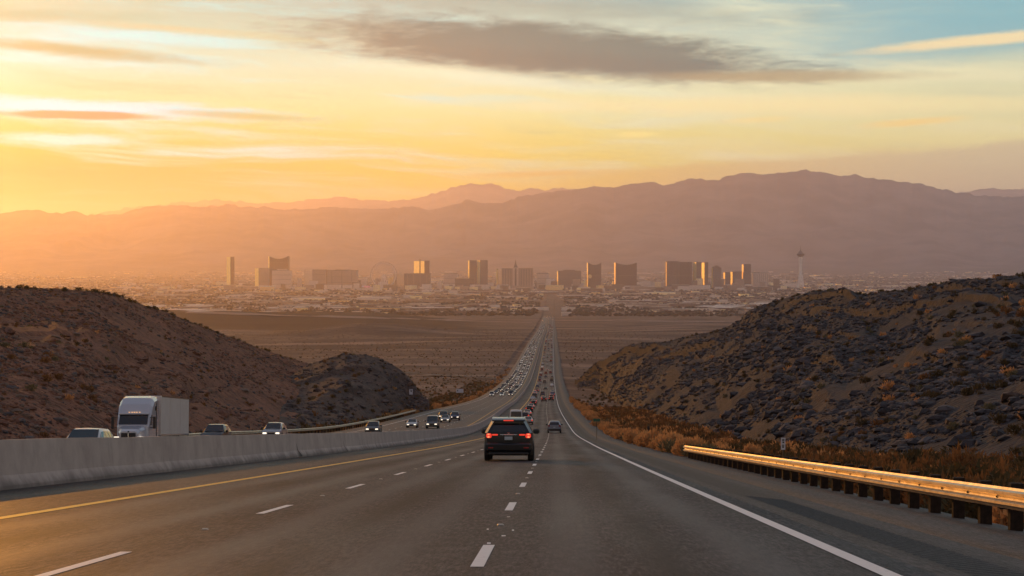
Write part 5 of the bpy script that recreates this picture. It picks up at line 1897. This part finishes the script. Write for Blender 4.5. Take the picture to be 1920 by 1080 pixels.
BUSH = {
    'straw': [bush_mesh('dry_bush', 520, 100 + i, M['straw'], 1.0, 0.85, 0.17, up=0.9) for i in range(4)],
    'creosote': [bush_mesh('dark_bush', 420, 200 + i, M['creosote'], 1.0, 0.8, 0.17, up=0.6) for i in range(4)],
    'sage': [bush_mesh('sage_bush', 460, 300 + i, M['sage'], 0.8, 0.85, 0.15, up=0.6) for i in range(3)],
    'rust': [bush_mesh('rust_bush', 420, 400 + i, M['rust_brush'], 1.0, 0.8, 0.17, up=0.7) for i in range(3)],
}
CH = {'straw': bush_mesh('b', 60, 501, M['straw'], 1, .85, .40), 'creosote': bush_mesh('b', 60, 502, M['creosote'], 1, .85, .40),
      'sage': bush_mesh('b', 60, 503, M['sage'], .8, .85, .38), 'rust': bush_mesh('b', 60, 504, M['rust_brush'], 1, .85, .40)}
CN = {'straw': bush_mesh('b', 170, 511, M['straw'], 1, .85, .24), 'creosote': bush_mesh('b', 170, 512, M['creosote'], 1, .85, .24),
      'sage': bush_mesh('b', 170, 513, M['sage'], .8, .85, .22), 'rust': bush_mesh('b', 170, 514, M['rust_brush'], 1, .85, .24)}


def scatter(name, tmpl, pos, sc, m_, kind='stuff', flat=None, smooth=False):
    """join many copies of a small template into one mesh"""
    tv = np.array([v.co for v in tmpl.vertices])
    tf = np.array([list(p.vertices) for p in tmpl.polygons])
    n = len(pos)
    yaw = R.uniform(0, 2 * math.pi, n)
    c, s = np.cos(yaw)[:, None], np.sin(yaw)[:, None]
    sc = np.asarray(sc)
    if sc.ndim == 1:
        sc = np.stack([sc, sc, sc], 1)
    lx, ly, lz = tv[None, :, 0] * sc[:, :1], tv[None, :, 1] * sc[:, 1:2], tv[None, :, 2] * sc[:, 2:]
    V = np.stack([pos[:, :1] + lx * c - ly * s, pos[:, 1:2] + lx * s + ly * c, pos[:, 2:] + lz], -1).reshape(-1, 3)
    Fc = (tf[None] + (np.arange(n) * len(tv))[:, None, None]).reshape(-1, tf.shape[1])
    return tag(link_mesh(name, np_mesh(name, V, Fc, m_, smooth=smooth)), kind=kind)


n_bush = 0


HUE = {'straw': 'golden', 'sage': 'grey-green', 'rust': 'rust-brown', 'creosote': 'dark olive'}


def where_right(y):
    return ('just beyond the guardrail end' if y < 135 else 'between guardrail end and delineator post' if y < 186 else 'by the green sign' if y < 225 else 'level with the small slate-blue car'
            if y < 300 else 'past the small slate-blue car' if y < 420 else 'far up beside the queue' if y < 700 else 'where the verge fades out')


def size_word(sc):
    return 'low' if sc < 1.0 else 'very tall' if sc > 1.5 else 'tall' if sc > 1.3 else 'small rounded' if sc < 1.15 else 'rounded'


def put_bush(kind, pos, sc, label, group, name):
    global n_bush
    n_bush += 1
    me = BUSH[kind][R.randint(len(BUSH[kind]))]
    o = link_mesh(name, me)
    o.location = pos
    o.rotation_euler = (R.normal(0, .06), R.normal(0, .06), R.uniform(0, 6.28))
    o.scale = (sc * R.uniform(.85, 1.3), sc * R.uniform(.85, 1.3), sc * R.uniform(.8, 1.15))
    return tag(o, label, 'bush', group)


# sunlit dry bushes hugging the right verge
y = 119.0
while y < 780:
    s = R.uniform(5.6, 7.2)
    x = float(edge_x(y)) + s
    kd, sc = ('straw' if R.uniform() < .82 else 'sage'), R.uniform(1.05, 1.7)
    ins = 'at the very edge' if s < 6.1 else 'set back a little' if s > 6.8 else 'in mid row'
    put_bush(kd, (x, y, float(road_z(5.6, y)) - .12), sc,
             '%s %s verge bush %s, %s' % (size_word(sc), HUE[kd], ins, where_right(y)), 'dry bushes lining the right verge', 'dry_bush')
    if R.uniform() < .8:
        s2 = s + R.uniform(1.2, 3.2)
        kd, sc = ('straw' if R.uniform() < .6 else 'rust'), R.uniform(.8, 1.3)
        put_bush(kd, (float(edge_x(y)) + s2, y + R.uniform(-1, 1), float(road_z(5.8, y)) - .35), sc,
                 '%s %s bush behind the verge row, %s' % (size_word(sc), HUE[kd], where_right(y)), 'dry bushes lining the right verge', 'dry_bush')
    y += R.uniform(1.5, 3.4) * (1 + max(0, y - 200) / 160.0)
print('verge bushes', n_bush)
# along the far edge of the oncoming road
y = 430.0
while y < 1500:
    s = float(left_edge(y)) - R.uniform(4.0, 7.5)
    x = float(edge_x(y)) + s
    kd, sc = ('straw' if R.uniform() < .6 else 'rust'), R.uniform(1.0, 1.8)
    put_bush(kd, (x, y, float(ground_z(x - 4, y)) - .1), sc,
             '%s %s bush edging the oncoming road, %s' % (size_word(sc), HUE[kd], 'beside the knoll' if y < 560 else 'near the wide signboard' if y < 720 else 'beside the head of the queue' if y < 950 else 'far along the queue'), 'dry bushes lining the oncoming road', 'dry_bush')
    y += R.uniform(4, 12) * (1 + (y - 430) / 600.0)
# the dark brush on the flat between right verge and slope
def on_ground(x, y):
    z = float(ground_z(x, y))
    return z
dark = 0
while dark < 118:
    d = 45 + 330 * R.uniform() ** 1.25
    s = R.uniform(9.0, 26.0) if d > 110 else R.uniform(10, 34)
    x = float(edge_x(d)) + s
    if (x / d * F + 960) > 2050:
        continue
    kind = R.choice(['creosote', 'creosote', 'creosote', 'rust', 'sage'])
    sc = R.uniform(.9, 1.9) * (1.0 if kind != 'sage' else .7)
    pxx = x / d * F + 960
    put_bush(kind, (x, d, on_ground(x, d) - .1), sc,
             '%s %s bush %s, %s' % (size_word(sc), HUE[kind], 'behind the near end of the guardrail' if pxx > 1700 else 'behind the middle of the guardrail' if pxx > 1500 else
              'near the mile marker' if pxx > 1420 else 'behind the far guardrail end' if pxx > 1265 else 'behind the verge bushes', 'close to it' if s < 14 else 'midway to the slope' if s < 20 else 'at the slope foot'), 'scrub on the flat below the right slope', 'dark_bush')
    dark += 1

pos = {'creosote': [], 'rust': [], 'sage': [], 'straw': []}
for _ in range(5200):
    d = 40 + 560 * R.uniform() ** 1.35
    s = R.uniform(8.0, 34)
    x = float(edge_x(d)) + s
    kind = R.choice(['creosote', 'creosote', 'rust', 'rust', 'rust', 'sage', 'straw'])
    pos[kind].append((x, d, on_ground(x, d) - .1))
for _ in range(1500):
    d = 150 + 1000 * R.uniform() ** 1.1
    x = float(edge_x(d)) + float(left_edge(d)) - R.uniform(5, 20)
    kind = R.choice(['creosote', 'creosote', 'rust', 'sage'])
    pos[kind].append((x, d, on_ground(x, d) - .1))
for _ in range(14000):                      # desert floor below the pass
    d = 600 + 3200 * R.uniform() ** 1.2
    if vnoise(d / 60.0, d * 0) < R.uniform() * .6:
        continue
    x = (R.uniform(300, 1500) - 960) / F * d
    if -38 < x - float(edge_x(d)) < 12:
        continue
    kind = R.choice(['creosote', 'creosote', 'creosote', 'rust', 'sage'])
    pos[kind].append((x, d, on_ground(x, d) - .1))
for kd, ps in pos.items():
    ps = np.array(ps)
    mk = M[{'creosote': 'creosote', 'rust': 'rust_brush', 'sage': 'sage', 'straw': 'straw'}[kd]]
    nn_ = ps[:, 1] < 120
    scatter('desert_scrub', BUSH[kd][0], ps[nn_], R.uniform(.5, 1.4, nn_.sum()), mk)
    ps = ps[~nn_]
    nr_ = ps[:, 1] < 280
    scatter('desert_scrub', CN[kd], ps[nr_], R.uniform(.5, 1.5, nr_.sum()), mk)
    ps = ps[~nr_]
    scatter('desert_scrub', CH[kd], ps, R.uniform(.35, 1.15, len(ps)) * np.where(ps[:, 1] < 600, 1.3, 1.0), M[{'creosote': 'creosote', 'rust': 'rust_brush', 'sage': 'sage', 'straw': 'straw'}[kd]])

# ----------------------------------------------------------------- stones and shrubs of the slopes
def rock_mesh(seed, m_):
    q = np.random.RandomState(seed)
    V = []
    for i in range(3):
        for j in range(6):
            t = 2 * math.pi * (j + .5 * (i % 2)) / 6 + q.normal(0, .15)
            rr = (0.85, 1.0, 0.62)[i] * q.uniform(.72, 1.15)
            V.append((rr * math.cos(t), rr * .85 * math.sin(t), (-.45, .12, .55)[i] + q.normal(0, .10)))
    V.append((q.normal(0, .15), q.normal(0, .15), .72))
    F_ = []
    for i in range(2):
        for j in range(6):
            a, b = i * 6 + j, i * 6 + (j + 1) % 6
            F_ += [(a, b, b + 6), (a, b + 6, a + 6)]
    F_ += [(12 + j, 12 + (j + 1) % 6, 18) for j in range(6)]
    return np_mesh('boulder', np.array(V), np.array(F_), m_, smooth=False)


RK = {k_: [rock_mesh(s_ + i, M[k_]) for i in range(4)] for k_, s_ in (('rock_d', 700), ('rock_m', 720), ('rock_l', 740), ('rock_b', 760))}


def slope_points(H, p0, p1, n, t0=0.02, t1=1.0, bias=1.0, clump=0.0, seed=0):
    p = R.uniform(p0, p1, n)
    t = t0 + (t1 - t0) * R.uniform(size=n) ** bias
    x, y, z = H.surf(p, t)
    if clump:
        keep = fbm(x / 14.0, y / 26.0, 3, seed) > R.uniform(-.42, .30, n) * clump
        return np.stack([x, y, z], 1)[keep]
    return np.stack([x, y, z], 1)


def strew(H, p0, p1, n, mix_, side, seed, smin=.22, smax=1.5, clump=1.0):
    for k_, fr in mix_.items():
        P_ = slope_points(H, p0, p1, int(n * fr), bias=0.9, clump=clump, seed=seed)
        sz = smin + (smax - smin) * R.uniform(size=len(P_)) ** 4.2
        s3 = np.stack([sz * R.uniform(.8, 1.5, len(P_)), sz * R.uniform(.8, 1.4, len(P_)), sz * R.uniform(.55, 1.0, len(P_))], 1)
        parts_ = np.array_split(np.arange(len(P_)), 3)
        for i, ix in enumerate(parts_):
            scatter('slope_rubble', RK[k_][i], P_[ix], s3[ix], M[k_])


strew(HR, 1085, 2150, 42000, {'rock_d': .60, 'rock_m': .34, 'rock_l': .06}, 'right', 811, .10, 0.75, .30)
strew(HR, 1084, 1520, 8000, {'rock_d': .62, 'rock_m': .33, 'rock_l': .05}, 'right', 845, .35, 1.4, .30)
strew(HL, -300, 740, 42000, {'rock_d': .08, 'rock_m': .10, 'rock_l': .22, 'rock_b': .60}, 'left', 822, .09, .55, .6)
strew(HK, 535, 800, 2200, {'rock_d': .5, 'rock_m': .38, 'rock_l': .12}, 'knoll', 833, .18, 1.0)


def pl_right(p):
    return ('above the verge bushes' if p < 1270 else 'above the guardrail end' if p < 1420 else 'above the mile marker' if p < 1530 else 'above mid guardrail' if p < 1700 else 'above the near guardrail' if p < 1920 else 'at the picture edge')


def pl_left(p):
    return ('left of the truck' if p < 200 else 'behind the truck' if p < 340 else 'above the dark car' if p < 460 else 'above the silver car' if p < 570 else 'towards the knoll')


def pl_knoll(p):
    return 'on its left shoulder' if p < 640 else 'on its round top side' if p < 720 else 'on its steep right end'


def boulders(H, p0, p1, n, label, places, group, seed, smin, smax, kinds):
    P_ = slope_points(H, p0, p1, n, t1=.95)
    for q_ in P_:
        pxx, row = q_[0] / q_[1] * F + 960, HZ - q_[2] / q_[1] * F
        up = (row - float(H.py(pxx))) / max(1.0, HZ + F * float(drop(float(H.foot(pxx)))) / float(H.foot(pxx)) - float(H.py(pxx)))
        hgt = 'under the skyline' if up < .25 else 'high on' if up < .45 else 'midway up' if up < .65 else 'low on' if up < .85 else 'at the foot of'
        k_ = kinds[R.randint(len(kinds))]
        o = link_mesh('boulder', RK[k_][R.randint(4)])
        o.location = q_
        sz = smin + (smax - smin) * R.uniform() ** 2.2
        lab = '%s %s boulder %s %s, %s' % ('large' if sz > smin + .5 * (smax - smin) else 'small' if sz < smin + .2 * (smax - smin) else 'mid-sized', {'rock_d': 'dark', 'rock_m': 'grey', 'rock_l': 'tan', 'rock_b': 'brown'}[k_], hgt + (' of' if hgt.startswith('under') else ''), label, places(pxx))
        o.scale = (sz * R.uniform(.9, 1.6), sz * R.uniform(.9, 1.4), sz * R.uniform(.6, 1.0))
        o.rotation_euler = (R.normal(0, .2), R.normal(0, .2), R.uniform(0, 6.28))
        tag(o, lab, 'boulder', group)


boulders(HR, 1110, 1960, 170, 'the right slope', pl_right, 'boulders on the slope right of the road', 1, .45, 1.3, ['rock_d', 'rock_d', 'rock_m', 'rock_m', 'rock_l'])
boulders(HL, 0, 700, 90, 'the long left slope', pl_left, 'boulders on the slope behind the truck', 2, .5, 1.2, ['rock_b', 'rock_b', 'rock_l'])
boulders(HK, 560, 790, 30, 'the knoll', pl_knoll, 'boulders on the rounded knoll', 3, .6, 1.7, ['rock_d', 'rock_m'])
for H, p0, p1, n, mixk in ((HR, 1085, 2150, 1300, (.58, .12, .20, .10)), (HL, -300, 740, 700, (.06, .62, .22, .10)), (HK, 535, 800, 220, (.6, .2, .2, 0.02))):
    for (kd, mk), fr in zip((('creosote', 'creosote'), ('rust', 'rust_brush'), ('sage', 'sage'), ('straw', 'straw')), mixk):
        P_ = slope_points(H, p0, p1, int(n * fr), t1=1.01, clump=.8, seed=901)
        nr_ = P_[:, 1] < 230
        scatter('slope_scrub', CN[kd], P_[nr_] - np.array((0, 0, .1)), R.uniform(.35, 1.1, nr_.sum()), M[mk])
        P_ = P_[~nr_]
        scatter('slope_scrub', CH[kd], P_ - np.array((0, 0, .1)), R.uniform(.3, 1.0, len(P_)) * (.62 if H is HL else 1.0), M[mk])
# small shrubs silhouetted on the skylines
for H, p0, p1, n in ((HR, 1120, 1960, 130), (HL, -60, 690, 120)):
    P_ = slope_points(H, p0, p1, n, t0=.97, t1=1.01)
    scatter('slope_scrub', CH['creosote'], P_ - np.array((0, 0, .15)), R.uniform(.3, 1.0, len(P_)), M['creosote'])

# ----------------------------------------------------------------- signs
def post_sign(name, label, px, py_mid, d, w, h, m_face, glyphs=(), zbot=None, cat='sign', post_m=None):
    c = at(px, py_mid, d)
    zg = float(ground_z(c.x, d)) if zbot is None else zbot
    g = empty(name, (c.x, d, zg), (0, 0, 0))
    tag(g, label, cat)
    zc = c.z - zg
    MB().box(-.03, .03, .01, .06, -.4, max(zc + h * .4, .3)).build('post', post_m or M['bolt'], g)
    f = MB().box(-w / 2, w / 2, -.012, .008, zc - h / 2, zc + h / 2, bev=.004).build('sign_face', m_face, g)
    b = MB()
    for (x0, x1, z0, z1) in glyphs:
        b.box(x0 * w, x1 * w, -.017, -.0125, zc + z0 * h, zc + z1 * h)
    if glyphs:
        b.build('lettering', M['black'], f)
    return g


M['sign_white'] = mat('white_sign_sheet', (0.60, 0.60, 0.66), 0.5)
M['sign_green'] = mat('green_sign_sheet', (0.012, 0.11, 0.065), 0.5)
gl = [(-.20, .30, .35, .39), (-.20, -.06, .22, .40), (-.20, .22, .26, .30), (.08, .24, .22, .36), (-.16, .24, .06, .18),
      (-.30, .24, -.12, -.07), (-.26, -.12, -.22, -.10), (.06, .22, -.22, -.10), (-.20, .16, -.34, -.22)]
post_sign('mile_marker', 'narrow white upright marker with dark characters behind the guardrail', 1469, 832.5, 88, .20, .55, M['sign_white'], gl)
post_sign('road_sign', 'small white upright sign with dark mark at the foot of the knoll', 770.5, 735, 500, .9, 1.35, M['sign_white'], [(-.22, .28, .10, .30), (-.1, .2, -.02, .08)])
post_sign('road_sign', 'wide pale signboard with dark spot left of the oncoming road', 862, 733, 620, 2.3, 1.25, M['sign_white'], [(-.36, -.22, -.12, .18)])
post_sign('road_sign', 'small green sign among the bushes along the right verge', 1119, 788, 205, .75, .32, M['sign_green'])
dm = empty('delineator_post', (float(edge_x(190)) + 6.4, 190, float(road_z(5.8, 190)) - .2))
tag(dm, 'thin dark delineator post standing among gilded verge bushes', 'post')
MB().box(-.05, .05, -.02, .02, 0, 2.2, bev=.01).build('shaft', M['bolt'], dm)
MB().box(-.12, .12, -.03, -.021, 1.8, 2.15, bev=.01).build('panel', M['black'], dm)
